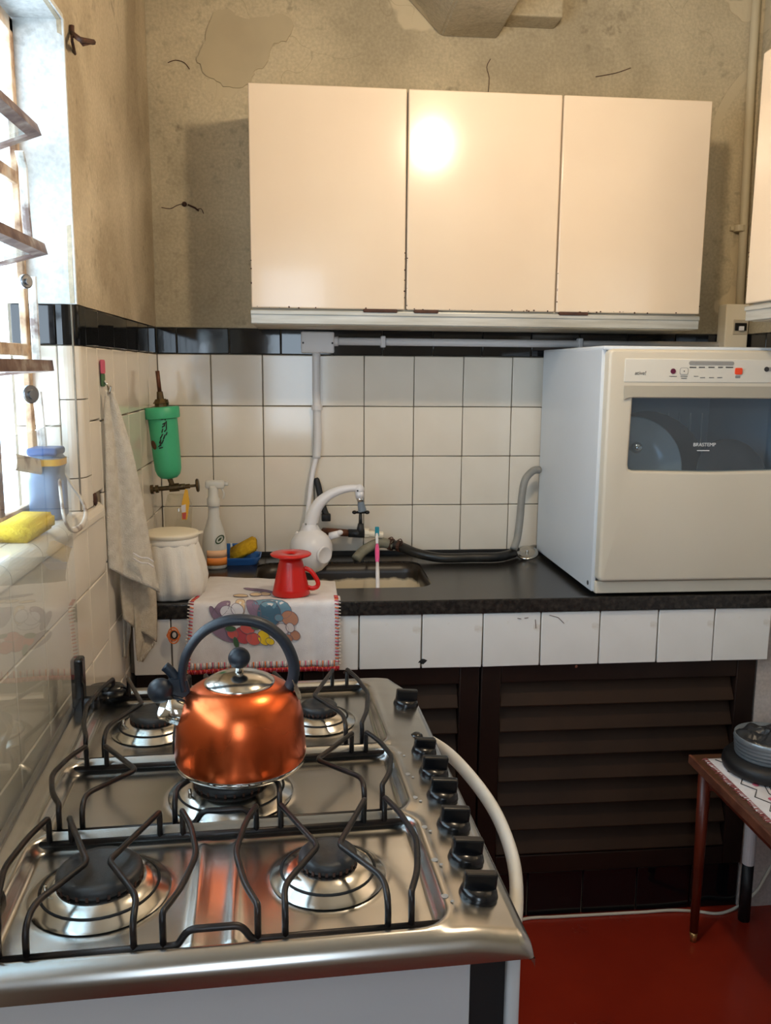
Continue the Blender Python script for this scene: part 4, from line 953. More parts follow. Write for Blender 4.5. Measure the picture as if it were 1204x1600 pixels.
# hoses and drain cover by the dishwasher
pts = [(842, 734, -0.06), (832, 736, -0.07), (820, 750, -0.08), (815, 775, -0.085), (812, 810, -0.09), (808, 840, -0.10), (802, 858, -0.12)]
bm = BM(); tube(bm, smooth_path([ay(*p) for p in pts], 5), 0.0115, 12); tag(rebase(obj('inlet_hose', bm, 'hose_grey', smooth=True), ay(802, 858, -0.12)), 'grey hose curving down from the dishwasher side to the worktop', 'hose')
pts = [az(842, 853, 0.905), az(826, 858, 0.905), az(808, 866, 0.906)]
bm = BM(); tube(bm, smooth_path(pts, 4), 0.009, 10); tag(rebase(obj('power_lead', bm, 'hose_grey', smooth=True), pts[-1]), 'short grey lead behind the round drain cover', 'hose')
p = az(823, 866, 0.905); dirn = (-0.15, -0.45, 1)
dcov = thing('drain_cover', 'round chrome drain cover lying by the dishwasher', 'drain cover', (p.x, p.y, CZ))
bm = BM(); lathe(bm, [(0.030, -0.002), (0.034, 0.0), (0.034, 0.003), (0.030, 0.0055), (0.020, 0.004), (0.004, 0.0035)], 32, axis_mat((p.x, p.y, CZ+0.0185), dirn)); obj('disc', bm, 'chrome_soft', dcov, smooth=True)
bm = BM(); m = axis_mat((p.x, p.y, CZ+0.0185), dirn); lathe(bm, [(0.005, 0.003), (0.004, 0.010), (0.001, 0.012)], 12, m); obj('screw', bm, 'chrome', dcov, smooth=True)
bm = BM(); pts = [(608, 850, 0.93), (626, 854, 0.926), (650, 864, 0.915), (690, 874, 0.906), (740, 876, 0.906), (780, 870, 0.906), (808, 862, 0.908)]
PT = [az(*q) for q in pts]; PT = [Vector((v.x, min(-0.022, max(-0.14, v.y)), v.z)) for v in PT]
tube(bm, smooth_path(PT, 6), 0.0145, 14); dh = thing('drain_hose', 'thick black hose lying along the back of the worktop', 'hose', (PT[3].x, PT[3].y, CZ)); obj('hose', bm, 'hose_black', dh, smooth=True)
c = PT[0]; d_ = (PT[1]-PT[0]).normalized()
bm = BM(); tube(bm, [c+d_*0.0, c+d_*0.012], 0.0185, 14); tube(bm, [c+d_*0.03, c+d_*0.04], 0.0175, 14); obj('clamp', bm, 'rust', dh, angle=40)
bm = BM()
for k in range(2):
    q = c+d_*(0.004+0.03*k); tube(bm, smooth_path([q+Vector((0, -0.018, 0.004)), q+Vector((0.006, -0.026, 0.016)), q+Vector((0.002, -0.02, 0.026)), q+Vector((-0.008, -0.014, 0.02))], 4), 0.0016, 6)
obj('wire_twist', bm, 'rust', dh, smooth=True)
GP = [PT[0]+d_*0.01, ay(596, 848, PT[0].y-0.005), ay(582, 852, PT[0].y-0.02), ay(566, 862, PT[0].y-0.04), ay(556, 874, PT[0].y-0.06)]
bm = BM(); tube(bm, smooth_path(GP, 6), 0.0155, 14); tag(rebase(obj('hose_stub', bm, 'hose_beige', smooth=True), GP[-1]), 'short faded grey hose end hooked over the sink edge', 'hose')
# tap with copper pipe and cross handle on the wall
tp = thing('wall_tap', 'old wall tap with copper pipe and dark cross handle beside the electric tap', 'tap', ay(558, 833, -0.02))
Y_ = -0.055
bm = BM(); tube(bm, [ay(505, 830, -0.03), ay(520, 831, Y_), ay(546, 833, Y_)], 0.011, 12); obj('pipe', bm, 'old_pipe', tp, smooth=True)
bm = BM(); tube(bm, [ay(544, 833, Y_), ay(570, 834, Y_)], 0.0125, 12); cyl(bm, ay(563, 834, Y_), ay(563, 818, Y_), 0.014, 0.008, 14); cyl(bm, ay(563, 818, Y_), ay(563, 803, Y_), 0.006, 0.005, 12); obj('valve', bm, 'cap', tp, smooth=True)
bm = BM(); a, b = ay(553.5, 800.5, Y_), ay(573.5, 800.5, Y_); tube(bm, [a, b], 0.004, 10); sphere(bm, a, 0.0075, 1, 1, .8, 12, 8); sphere(bm, b, 0.0075, 1, 1, .8, 12, 8); sphere(bm, (a+b)/2, 0.007, 1, 1, .8, 12, 8); obj('cross_handle', bm, 'black_plastic', tp, smooth=True)
bm = BM(); tube(bm, [ay(569, 833, Y_), ay(576, 833, Y_)], 0.015, 8); tube(bm, [ay(575, 834, Y_), ay(598, 836, Y_)], 0.0105, 12); obj('connector', bm, 'cream_plastic', tp, angle=40)
bm = BM(); tube(bm, [ay(563, 834, -0.055), ay(563, 834, -0.004)], 0.011, 12); obj('wall_stub', bm, 'old_pipe', tp, smooth=True)

# electric tap
et = thing('electric_tap', 'white electric tap with a curved swivel spout over the sink', 'tap', ay(487, 850, -0.02))
YB = -0.115
c = ay(487, 852, YB); ux = Vector((1, 0, 0)); axis = (ay(487, 890, YB-0.03)-ay(484, 822, YB)).normalized()
m = axis_mat(ay(484, 818, YB), axis)
L_ = 0.128
bm = BM(); lathe(bm, [(0.026, 0.010), (0.030, 0.020), (0.046, 0.032), (0.058, 0.048), (0.0635, 0.066), (0.0635, 0.082), (0.058, 0.102), (0.047, 0.122), (0.029, 0.139), (0.006, 0.147)], 40, m); eb = obj('heater_body', bm, 'white_plastic', et, smooth=True)
# recessed round side covers
for px, py, ny in ((516, 862, -0.8),):
    q = m @ Vector((0, 0, 0.080))+Vector((0.60, -0.78, -0.05)).normalized()*0.0600; bm = BM(); lathe(bm, [(0.026, -0.004), (0.0265, 0.004), (0.024, 0.006), (0.020, 0.003), (0.002, 0.002)], 28, axis_mat(q, (0.60, -0.78, -0.05))); obj('side_cover', bm, 'white_plastic', eb, smooth=True)
q0 = ay(484, 830, YB-0.01); 
bm = BM(); lathe(bm, [(0.033, -0.002), (0.0255, 0.02), (0.0225, 0.032), (0.022, 0.034), (0.0205, 0.0345)], 30, axis_mat(ay(484, 836, YB-0.012), (0.02, 0.0, 1))); obj('neck', bm, 'white_plastic', et, smooth=True)
sp = [ay(484, 826, YB-0.012), ay(488, 808, YB-0.013), ay(496, 790, YB-0.015), ay(510, 776, YB-0.018), ay(528, 767, YB-0.022), ay(546, 763, YB-0.025), ay(560, 763, YB-0.028)]
bm = BM(); s_ = smooth_path(sp, 6); n = len(s_); tube(bm, s_, [0.021-0.0105*sstep(i/(n-1)*1.1) for i in range(n)], 18); spo = obj('spout', bm, 'white_plastic', et, smooth=True)
e_ = ay(561, 766, YB-0.028); bm = BM(); sphere(bm, e_+Vector((0, 0, 0.003)), 0.0145, 1, 1, 1.0, 20, 14); cyl(bm, e_, e_-Vector((-0.002, 0, 0.022)), 0.0125, seg=18); obj('spout_tip', bm, 'white_plastic', et, smooth=True)
p = ay(558.5, 767, YB-0.044); bm = BM(); cyl(bm, p, p+Vector((0, 0.004, 0)), 0.0025, seg=10); obj('screw', bm, 'print_dark', et)
bm = BM(); a = ay(562, 777, YB-0.028); cyl(bm, a, a-Vector((-0.002, 0, 0.014)), 0.0125, 0.0085, 18); obj('aerator', bm, 'chrome', et, smooth=True)
bm = BM(); a = ay(563, 784, YB-0.028); b = ay(566, 799, YB-0.028); cyl(bm, a, b, 0.0095, 0.0125, 16, 0.002); obj('rubber_nozzle', bm, 'grey_rubber', et, angle=40)
bm = BM(); a = ay(516, 838, YB-0.01); b = ay(529, 834, YB-0.02); cyl(bm, a, b, 0.012, 0.010, 14); sphere(bm, ay(531, 832, YB-0.022), 0.0085, 1.1, 1, 0.9, 14, 10); obj('lever_knob', bm, 'white_plastic', et, smooth=True)
bm = BM(); a = ay(464, 840, YB); sphere(bm, a, 0.014, 0.6, 0.9, 1.4, 14, 10); obj('side_tab', bm, 'white_plastic', et, smooth=True)
p = ay(484, 882, YB-0.062); bm = BM(); sphere(bm, p, 0.0045, 1, 1, 1, 12, 8); obj('indicator', bm, 'chrome_soft', et, smooth=True)
for px in (477.5, 495.5):
    p = ay(px, 819, YB-0.033); bm = BM(); sphere(bm, p, 0.003, 1, 1, 1, 10, 6); obj('screw', bm, 'print_grey', et, smooth=True)
bm = BM(); q = ay(484, 829, YB-0.012); lathe(bm, [(0.0228, -0.0012), (0.0232, 0.0), (0.0228, 0.0012)], 30, axis_mat(q, (0.02, 0, 1)), False, False); obj('swivel_seam', bm, 'print_dark', et, smooth=True)
bm = BM(); tube(bm, [ay(484, 850, YB+0.04), ay(484, 846, -0.004)], 0.016, 14); obj('wall_stub', bm, 'chrome_soft', et, smooth=True)
# black strap/hose behind it
pts = [ay(493, 747, -0.012), ay(497, 760, -0.016), ay(501, 778, -0.02), ay(506, 796, -0.024), ay(511, 808, -0.03)]
bm = BM(); tube(bm, smooth_path(pts, 4), [0.006]+[0.009]*15+[0.011], 10, flat=(0.7, 1.1, (0, 1, 0))); a = ay(502, 806, -0.03); box(bm, a.x, a.x+0.028, -0.04, -0.016, a.z-0.016, a.z+0.006, 0.003)
tag(rebase(obj('black_bracket', bm, 'black_matte', smooth=True), pts[-1]), 'black rubber strap on the tiles behind the white spout', 'strap')
# toothbrush in the sink
tb = thing('toothbrush', 'pink and white toothbrush with teal bristles standing in the sink', 'toothbrush', az(590, 918, CZ-0.03))
t0, t1 = ay(590, 919, -0.36), ay(588.5, 828, -0.17)
f = lambda s: t0+(t1-t0)*s
bm = BM(); tube(bm, [f(-0.5), f(-0.44), f(0.25), f(0.42)], [0.003, 0.0055, 0.0055, 0.0045], 10); obj('handle', bm, 'cloth', tb, smooth=True)
bm = BM(); tube(bm, [f(0.42), f(0.5), f(0.62), f(0.70), f(0.74)], [0.0048, 0.0065, 0.0070, 0.0055, 0.004], 10); obj('grip', bm, 'pink', tb, smooth=True)
bm = BM(); tube(bm, [f(0.02)+Vector((-0.0022, -0.004, 0)), f(0.3)+Vector((-0.0022, -0.004, 0))], 0.0022, 8); obj('grip_strip', bm, 'pink', tb, smooth=True)
bm = BM(); tube(bm, [f(0.72), f(0.86), f(1.0)], [0.0035, 0.0045, 0.003], 10); obj('head', bm, 'white_plastic', tb, smooth=True)
q = f(0.97); bm = BM(); box(bm, q.x-0.006, q.x+0.006, q.y-0.010, q.y-0.001, q.z-0.013, q.z+0.015, 0.002); obj('bristles', bm, 'teal', tb)

# ================================================================== LEFT CORNER
# green filter housing on a valve pipe
FY = -0.21
gf = thing('water_filter', 'green cylindrical water filter housing with worn black lettering in the tiled corner', 'water filter', ay(265, 758, FY))
a, b = ay(264.5, 748, FY), ay(252, 636, FY); ax_ = (b-a); Lf = ax_.length; m = axis_mat(a, ax_)
bm = BM(); lathe(bm, [(0.008, 0.0), (0.022, 0.003), (0.031, 0.012), (0.0355, 0.026), (0.037, 0.05), (0.0395, Lf-0.034), (0.0395, Lf-0.030)], 36, m); gb = obj('housing', bm, 'green', gf, smooth=True)
bm = BM(); lathe(bm, [(0.0395, Lf-0.032), (0.0465, Lf-0.030), (0.0475, Lf-0.026), (0.0475, Lf-0.003), (0.045, Lf), (0.012, Lf+0.001)], 36, m); obj('collar', bm, 'green', gf, angle=40)
# worn black lettering: short brush-like strokes lying on the curved surface
bm = BM()
zax = ax_.normalized(); fr = Vector((0, -1, 0)); fr = (fr-zax*fr.dot(zax)).normalized(); sd = fr.cross(zax)
def on_cyl(u, s):            # u: around (m), s: along the axis from the bottom
    r = 0.0402-0.0025*(1-s/Lf); an = u/r
    n_ = fr*math.cos(an)-sd*math.sin(an)
    return a+zax*s+n_*r, n_
strokes = [(0.006, .150, .012, .165), (0.012, .148, .016, .168), (0.004, .138, .013, .142), (0.002, .130, .008, .134), (0.013, .125, .015, .146), (0.006, .118, .014, .124), (0.000, .116, .004, .126), (-.006, .100, .002, .112), (0.002, .098, .008, .110), (-.010, .088, -.004, .098), (-.004, .086, .002, .096), (-.014, .078, -.006, .084), (-.012, .074, -.002, .076), (0.010, .108, .014, .116), (0.003, .150, .004, .162), (-.008, .080, -.006, .092), (0.008, .132, .010, .140)]
for u0, s0_, u1, s1_ in strokes:
    p0_, n0 = on_cyl(u0, s0_+0.015); p1_, n1 = on_cyl(u1, s1_+0.015); tube(bm, [p0_, (p0_+p1_)/2+n0*0.0002, p1_], 0.0017, 6)
obj('worn_lettering', bm, 'black_matte', gb, smooth=True)
c, n_ = on_cyl(-0.030, 0.098); bm = BM(); lathe(bm, [(0.010, 0), (0.008, 0.0006)], 10, axis_mat(c, n_), squash=(1, 1.4)); obj('label_scrap', bm, 'old_pipe', gb)
bm = BM(); t0 = b; cyl(bm, b, b+zax*0.012, 0.018, 0.016, 10); cyl(bm, b+zax*0.010, b+zax*0.022, 0.022, 0.014, 8); cyl(bm, b+zax*0.02, b+zax*0.042, 0.010, 0.008, 12); tube(bm, [b+zax*0.010+sd*0.016, b+zax*0.012-sd*0.02], 0.008, 10); obj('head_fitting', bm, 'brass', gf, angle=40)
bm = BM(); tube(bm, [b+zax*0.04, b+zax*0.075, b+zax*0.098], 0.0055, 10); obj('vent_pipe', bm, 'old_pipe', gf, smooth=True)
v0, v1 = ay(233, 765, FY-0.0), ay(312, 758, FY); v0.x = 0.004; dv = (v1-v0)
bm = BM(); tube(bm, [v0, v0+dv*0.8], 0.0065, 12); cyl(bm, v0+dv*0.0, v0+dv*0.06, 0.013, seg=14); cyl(bm, v0+dv*0.10, v0+dv*0.16, 0.011, seg=10); cyl(bm, v0+dv*0.38, v0+dv*0.58, 0.0115, seg=10); cyl(bm, v0+dv*0.58, v0+dv*0.70, 0.0085, seg=10); cyl(bm, v0+dv*0.46+Vector((0, 0, 0)), a+zax*0.004, 0.007, seg=12); obj('valve_pipe', bm, 'brass', gf, angle=40)
bm = BM(); cyl(bm, v0+dv*0.70, v0+dv*0.97, 0.004, seg=10); e = v0+dv*0.95; lathe(bm, [(0.006, -0.004), (0.017, -0.003), (0.0195, 0.0), (0.017, 0.004), (0.006, 0.005)], 20, axis_mat(e, dv)); obj('handwheel', bm, 'brass', gf, angle=40)
# sponge wrapper hanging from the valve
sw_ = thing('hanging_bag', 'clear plastic bag with a yellow wrapper hanging from the brass valve', 'bag', ay(275, 812, FY))
bm = BM(); A_ = [ay(x, y, FY-0.008) for x, y in ((262, 772), (292, 772), (300, 790), (298, 838), (258, 838), (256, 795))]; prism(bm, A_, (0.0, 0.012, 0)); bmesh.ops.bevel(bm, geom=bm.edges[:], offset=0.003, segments=2, affect='EDGES'); obj('film', bm, 'bag_clear', sw_, smooth=True)
bm = BM(); A_ = [ay(x, y, FY-0.014) for x, y in ((289, 764), (293, 766), (296, 786), (292, 812), (284, 812), (284, 786))]; prism(bm, A_, (0, 0.004, 0)); wr = obj('wrapper', bm, 'bag_yellow', sw_)
bm = BM(); A_ = [ay(x, y, FY-0.0152) for x, y in ((283, 790), (290, 788), (290, 800), (284, 801))]; prism(bm, A_, (0, 0.001, 0)); obj('blue_patch', bm, 'egg_print', wr)
bm = BM(); A_ = [ay(x, y, FY-0.0152) for x, y in ((284.5, 802), (291, 801), (290, 811), (285, 811))]; prism(bm, A_, (0, 0.001, 0)); obj('red_patch', bm, 'tomato', wr)
# spray bottle
sb = thing('spray_bottle', 'translucent white spray bottle with an orange label beside the blue tray', 'bottle', (0.170, -0.165, CZ))
BC = Vector((0.170, -0.165, CZ))
bm = BM(); lathe(bm, [(0.030, 0.0), (0.034, 0.004), (0.035, 0.02), (0.0345, 0.075), (0.030, 0.105), (0.022, 0.130), (0.0165, 0.150), (0.015, 0.178), (0.0150, 0.19)], 32, Matrix.Translation(BC), squash=(1.0, 0.72)); sbo = obj('bottle_body', bm, 'bottle_white', sb, smooth=True)
bm = BM(); lathe(bm, [(0.0175, 0.180), (0.0185, 0.184), (0.0185, 0.202), (0.015, 0.207), (0.014, 0.232), (0.012, 0.240)], 24, Matrix.Translation(BC)); obj('pump_collar', bm, 'bottle_white', sb, smooth=True)
bm = BM(); q = BC+Vector((0, 0, 0.243)); box(bm, q.x-0.022, q.x+0.032, q.y-0.010, q.y+0.010, q.z-0.012, q.z+0.012, 0.006, 3); cyl(bm, q+Vector((0.03, 0, 0.002)), q+Vector((0.042, 0, 0.002)), 0.006, seg=12); tube(bm, smooth_path([q+Vector((0.022, 0, -0.008)), q+Vector((0.03, 0, -0.024)), q+Vector((0.027, 0, -0.04))], 4), 1.0, 8, flat=(0.003, 0.007, (1, 0, 0))); obj('trigger_head', bm, 'bottle_white', sb, smooth=True)
def curved_label(name, a0, a1, z0, z1, mat, par, off=0.0006):
    bm = BM(); n = 12; rows = []
    for k in range(n+1):
        an = R(a0+(a1-a0)*k/n); r = 0.0352+off
        rows.append([bm.verts.new(BC+Vector((r*math.cos(an), r*0.72*math.sin(an), z))) for z in (z0, z1)])
    for p_, q_ in zip(rows, rows[1:]): bm.faces.new((p_[0], q_[0], q_[1], p_[1]))
    o = obj(name, bm, mat, par, smooth=True); s = o.modifiers.new('t', 'SOLIDIFY'); s.thickness = 0.0005; return o
curved_label('label', 235, 350, 0.012, 0.034, 'label_orange', sbo); curved_label('label', 235, 350, 0.035, 0.056, 'label_peach', sbo)
an = R(300); nrm = Vector((0.72*math.cos(an), math.sin(an), 0)).normalized(); q = BC+Vector((0.0345*math.cos(an), 0.0345*0.72*math.sin(an), 0.088))
bm = BM(); lathe(bm, [(0.0095, 0.0), (0.0125, 0.0), (0.0125, 0.0012), (0.0095, 0.0012), (0.0095, 0.0)], 24, axis_mat(q, nrm), False, False, squash=(1.25, 0.8)); obj('ring_logo', bm, 'label_green', sbo)
bm = BM(); lathe(bm, [(0.0045, 0.0), (0.0035, 0.0012)], 10, axis_mat(q, nrm), squash=(1.6, 0.7)); obj('leaf_logo', bm, 'label_green', sbo)
# blue tray with sponge
ty = thing('sponge_tray', 'blue plastic sponge tray against the tiles', 'tray', (0.225, -0.105, CZ))
bm = BM(); rings = []
for off, z in ((0.012, 0.0005), (0.002, 0.018), (0.0, 0.024), (0.004, 0.024), (0.008, 0.018), (0.016, 0.004)):
    rings.append([bm.verts.new((x, y, CZ+z)) for x, y in rrect(0.135+off, 0.300-off, -0.150+off, -0.050-off, 0.02, 4)])
for p_, q_ in zip(rings, rings[1:]):
    n = len(p_)
    for k in range(n): bm.faces.new((p_[k], p_[(k+1) % n], q_[(k+1) % n], q_[k]))
bm.faces.new(rings[0][::-1]); bm.faces.new(rings[-1]); obj('tray', bm, 'blue_plastic', ty, angle=50)
bm = BM(); box(bm, 0.150, 0.278, -0.058, -0.052, CZ+0.012, CZ+0.050, 0.003); obj('back_lip', bm, 'blue_plastic', ty, angle=40)
bm = BM(); box(bm, 0.206, 0.212, -0.060, -0.0515, CZ+0.014, CZ+0.051, 0.001); obj('rib', bm, 'print_white', ty)
def sponge(name, label, c, ux, uy, uz, sx, sy, sz, mat):
    bm = BM(); obox(bm, Vector((0, 0, 0)), Vector((1, 0, 0)), Vector((0, 1, 0)), Vector((0, 0, 1)), sx, sy, sz, 0.006, 3)
    for v in bm.verts: v.co.z += 0.006*math.sin(v.co.x/sx*3.0+1.0)*(1 if sz < 0.04 else 0)
    R_ = Matrix((ux.normalized(), uy.normalized(), uz.normalized())).transposed().to_4x4(); bm.transform(R_)
    o = obj(name, bm, mat, smooth=True); o.location = c; return tag(o, label, 'sponge')
u = Vector((0.9, -0.15, 0.42)).normalized(); n_ = Vector((-0.35, -0.45, 0.82)); v_ = n_.cross(u).normalized(); n_ = u.cross(v_)
sponge('sponge', 'ochre yellow sponge leaning in the blue tray', Vector((0.248, -0.100, CZ+0.040)), u, v_, n_, 0.088, 0.055, 0.024, 'sponge_ochre')

# white vessel under a gathered cotton cover
bk_ = thing('covered_bucket', 'white bucket with a flat cream lid under a gathered cotton cover', 'bucket', (0.092, -0.462, CZ))
c = Vector((0.092, -0.462, CZ)); bm = BM(); seg = 72; rings = []
for r, z, amp in ((0.070, 0.001, .002), (0.078, 0.006, .003), (0.0845, 0.030, .004), (0.0855, 0.055, .004), (0.0815, 0.085, .003), (0.0745, 0.115, .002), (0.068, 0.136, .0008), (0.0665, 0.140, .0004)):
    rings.append([bm.verts.new(c+Vector(((r+amp*math.sin(k*2*PI/seg*13+z*20)+amp*.6*math.sin(k*2*PI/seg*29+1))*math.cos(2*PI*k/seg), (r+amp*math.sin(k*2*PI/seg*13+z*20))*math.sin(2*PI*k/seg), z))) for k in range(seg)])
for p_, q_ in zip(rings, rings[1:]):
    for k in range(seg): bm.faces.new((p_[k], p_[(k+1) % seg], q_[(k+1) % seg], q_[k]))
bm.faces.new(rings[0][::-1]); bm.faces.new(rings[-1]); obj('cotton_cover', bm, 'cover', bk_, smooth=True)
bm = BM(); lathe(bm, [(0.0675, 0.134), (0.068, 0.140), (0.0675, 0.152)], 48, Matrix.Translation(c)); obj('elastic_band', bm, 'cover', bk_, smooth=True)
bm = BM(); lathe(bm, [(0.066, 0.151), (0.069, 0.153), (0.0705, 0.160), (0.069, 0.163), (0.060, 0.1655), (0.02, 0.1665), (0.003, 0.1668)], 48, Matrix.Translation(c)); ld = obj('lid', bm, 'cream_plastic', bk_, smooth=True)
bm = BM(); prism(bm, [c+Vector((0.068*math.cos(a_), 0.068*math.sin(a_), 0.158)) for a_ in (R(-14), R(14))]+[c+Vector((0.080, 0.003, 0.160)), c+Vector((0.080, -0.003, 0.160))], (0, 0, 0.004)); obj('lid_tab', bm, 'cream_plastic', ld)

# dish towel over the worktop edge
tw = thing('dish_towel', 'white dish towel printed with vegetables, crochet-edged, draped over the worktop edge', 'towel', (0.32, -0.56, CZ))
YE = CY-0.0105
def towel_pt(u, s):
    """u 0..1 across, s metres along from the back edge on the worktop to the hanging hem"""
    x = 0.150+(0.508-0.150)*u; top = 0.215+0.075*(1-u)            # length lying on the worktop
    sag = 0.0012*math.sin(u*19+s*14)+0.001*math.sin(u*7-s*30)
    z_top = CZ+0.0088; R0 = 0.010
    if s < top:
        lift = 0.0
        y = YE+R0+ (top-s); xx = x+(0.012*(1-u))*(top-s)/0.2
        d_lip = min(1.0, max(0.0, (y-(CY+0.012))/0.05)); z = z_top-0.0058*d_lip
        return Vector((xx, y, z+abs(sag)*0.8))
    s2 = s-top
    if s2 < R0*PI/2:
        an = s2/R0; return Vector((x, YE+R0-R0*math.sin(an), z_top-R0+R0*math.cos(an)))
    d = s2-R0*PI/2; fold = 0.004*math.sin(u*11+0.6)*min(1, d/0.08)+0.0022*math.sin(u*26)*min(1, d/0.1)
    return Vector((x-0.008*u*0+(-0.012*(1-u))*d/0.16, YE-0.001-abs(fold)-0.004*d/0.16, z_top-R0-d))
def towel_len(u): return (0.215+0.075*(1-u))+0.0157+0.150
def tstrip(bm, u0, u1, s0f, s1f, nu, ns, off=0.0):
    vs = {}
    for i in range(nu+1):
        u = u0+(u1-u0)*i/nu
        for j in range(ns+1):
            s = s0f(u)+(s1f(u)-s0f(u))*j/ns; p = towel_pt(u, s)
            if off:
                n_ = (towel_pt(u+.004, s)-towel_pt(u-.004, s)).cross(towel_pt(u, s+.002)-towel_pt(u, s-.002)).normalized(); n_ = -n_ if (n_.z < -0.2 or n_.y > 0.2) else n_; p = p+n_*off
            vs[i, j] = bm.verts.new(p)
    for i in range(nu):
        for j in range(ns): bm.faces.new((vs[i, j], vs[i+1, j], vs[i+1, j+1], vs[i, j+1]))
    return bm
bm = BM(); tstrip(bm, 0, 1, lambda u: 0.0, towel_len, 60, 90); fab = obj('fabric', bm, 'cloth', tw, smooth=True)
so = fab.modifiers.new('thickness', 'SOLIDIFY'); so.thickness = 0.0012; so.offset = 0
# printed motif: shapes lying on the fabric, placed in towel coordinates
def tnorm(u, s):
    n_ = (towel_pt(u+.004, s)-towel_pt(u-.004, s)).cross(towel_pt(u, s+.002)-towel_pt(u, s-.002)).normalized()
    return -n_ if (n_.z < -0.2 or n_.y > 0.2) else n_
def blob(name, px, py, rx, ry, mat, rot=0.0, lay=1, half=False):
    """px,py: place on the hanging face measured from the photo; converted to towel coordinates"""
    p = ay(px, py, YE-0.004); u = (p.x-0.150)/0.358; top = 0.215+0.075*(1-u)
    d = (CZ+0.0088-0.010)-p.z
    s = top+0.0157+d if d > 0 else None
    if s is None:
        q = az(px, py, CZ+0.008); u = (q.x-0.150)/0.358; top = 0.215+0.075*(1-u); s = max(0.01, top-(q.y-YE-0.010))
    bm = BM(); n = 18; k1 = 0.00170
    cen = bm.verts.new(towel_pt(u, s)+tnorm(u, s)*(0.0012+0.0007*lay)); prev = []
    fl = 1.0 if d > 0 else 1.9
    for ring in (0.5, 1.0):
        cur = []
        for k in range(n):
            a_ = 2*PI*k/n; ca, sa = math.cos(a_)*rx*k1*ring, math.sin(a_)*ry*k1*ring
            if half and sa > 0: sa *= 0.15
            x_ = ca*math.cos(rot)-sa*math.sin(rot); y_ = ca*math.sin(rot)+sa*math.cos(rot)
            uu, ss = u+x_/0.358, s-y_*fl; cur.append(bm.verts.new(towel_pt(uu, ss)+tnorm(uu, ss)*(0.0012+0.0007*lay)))
        if not prev:
            for k in range(n): bm.faces.new((cen, cur[k], cur[(k+1) % n]))
        else:
            for k in range(n): bm.faces.new((prev[k], cur[k], cur[(k+1) % n], prev[(k+1) % n]))
        prev = cur
    ob = BM(); tube(ob, [v.co+tnorm(u, s)*0.0002 for v in prev]+[prev[0].co+tnorm(u, s)*0.0002], 0.00065, 5); obj('print_outline', ob, 'print_line', fab)
    return obj(name, bm, mat, fab, smooth=True)
for a_ in [('printed_bowl', 425, 950, 28, 16, 'teal_print', 0, 1), ('printed_bowl', 420, 946, 17, 10, 'teal_dark', 0.1, 2),
           ('printed_aubergine', 345, 945, 14, 5, 'purple_print', 0.5, 1), ('printed_aubergine', 396, 951, 9, 16, 'purple_print', 0.45, 2), ('printed_aubergine', 352, 990, 20, 9, 'purple_print', -0.35, 1), ('printed_aubergine', 337, 962, 5, 14, 'purple_print', 0.6, 1), ('printed_aubergine', 402, 921, 26, 4, 'purple_print', -0.2, 1),
           ('printed_egg', 356, 957, 11, 9, 'egg_print', 0, 2), ('printed_egg', 371, 953, 9, 8, 'egg_print', 0, 3), ('printed_egg', 363, 966, 15, 7, 'egg_print', 0.1, 1),
           ('printed_mushroom', 374, 930, 11, 5, 'mushroom', 0.1, 2), ('printed_mushroom', 375, 943, 7, 10, 'mushroom', 0, 1), ('printed_mushroom', 398, 928, 9, 5, 'mushroom', 0, 2), ('printed_mushroom', 412, 927, 9, 5, 'mushroom', 0, 1),
           ('printed_tomato', 366, 990, 8, 7, 'tomato', 0, 3), ('printed_tomato', 382, 992, 12, 12, 'tomato_dark', 0, 2), ('printed_tomato', 398, 997, 10, 9, 'tomato', 0, 3), ('printed_tomato', 388, 982, 10, 7, 'tomato', 0, 3), ('printed_pepper', 414, 996, 9, 11, 'pepper_yellow', 0.4, 3), ('printed_pepper', 424, 1001, 6, 5, 'pepper_yellow', 0, 4),
           ('printed_leaf', 372, 1003, 4, 8, 'leaf_print', 0.3, 4), ('printed_leaf', 362, 982, 8, 4, 'leaf_print', 0.2, 4), ('printed_leaf', 400, 980, 6, 3, 'leaf_print', 0, 4),
           ('printed_onion', 453, 966, 12, 11, 'onion', 0, 2), ('printed_onion', 462, 992, 7, 7, 'onion', 0, 2), ('printed_onion', 452, 996, 6, 5, 'onion', 0, 3), ('printed_garlic', 442, 982, 9, 8, 'garlic', 0, 3), ('printed_garlic', 454, 980, 6, 7, 'garlic', 0, 4), ('printed_bowl', 436, 965, 6, 5, 'teal_print', 0.3, 3)]:
    blob(*a_)
# crochet border: stitches down both sides and scalloped hem
def stitches(name, mat, pts, r=0.0016):
    bm = BM()
    for p_, q_ in pts: tube(bm, [p_, (p_+q_)/2+Vector((0, -0.0015, 0.0005)), q_], r, 5)
    o = obj(name, bm, mat, tw, smooth=True); o['kind'] = 'stuff'; return o
side = {'crochet_red': [], 'crochet_orange': [], 'crochet_pink': [], 'crochet_white': []}
for u, du in ((0.0, 0.026), (1.0, -0.026)):
    k = 0; s = 0.17
    while s < towel_len(u)-0.002:
        a_ = towel_pt(u, s)+tnorm(u, s)*0.0015; b_ = towel_pt(u+du, s)+tnorm(u+du, s)*0.0018; e_ = towel_pt(u-du*0.5, s)+tnorm(u, s)*0.001
        if k % 2 == 0: side[('crochet_red', 'crochet_orange', 'crochet_pink')[(k//2+(0 if u == 0 else 2)) % 3]].append((a_, b_))
        else: side['crochet_white'].append((a_, e_))
        s += 0.0042; k += 1
k = 0; u = 0.0
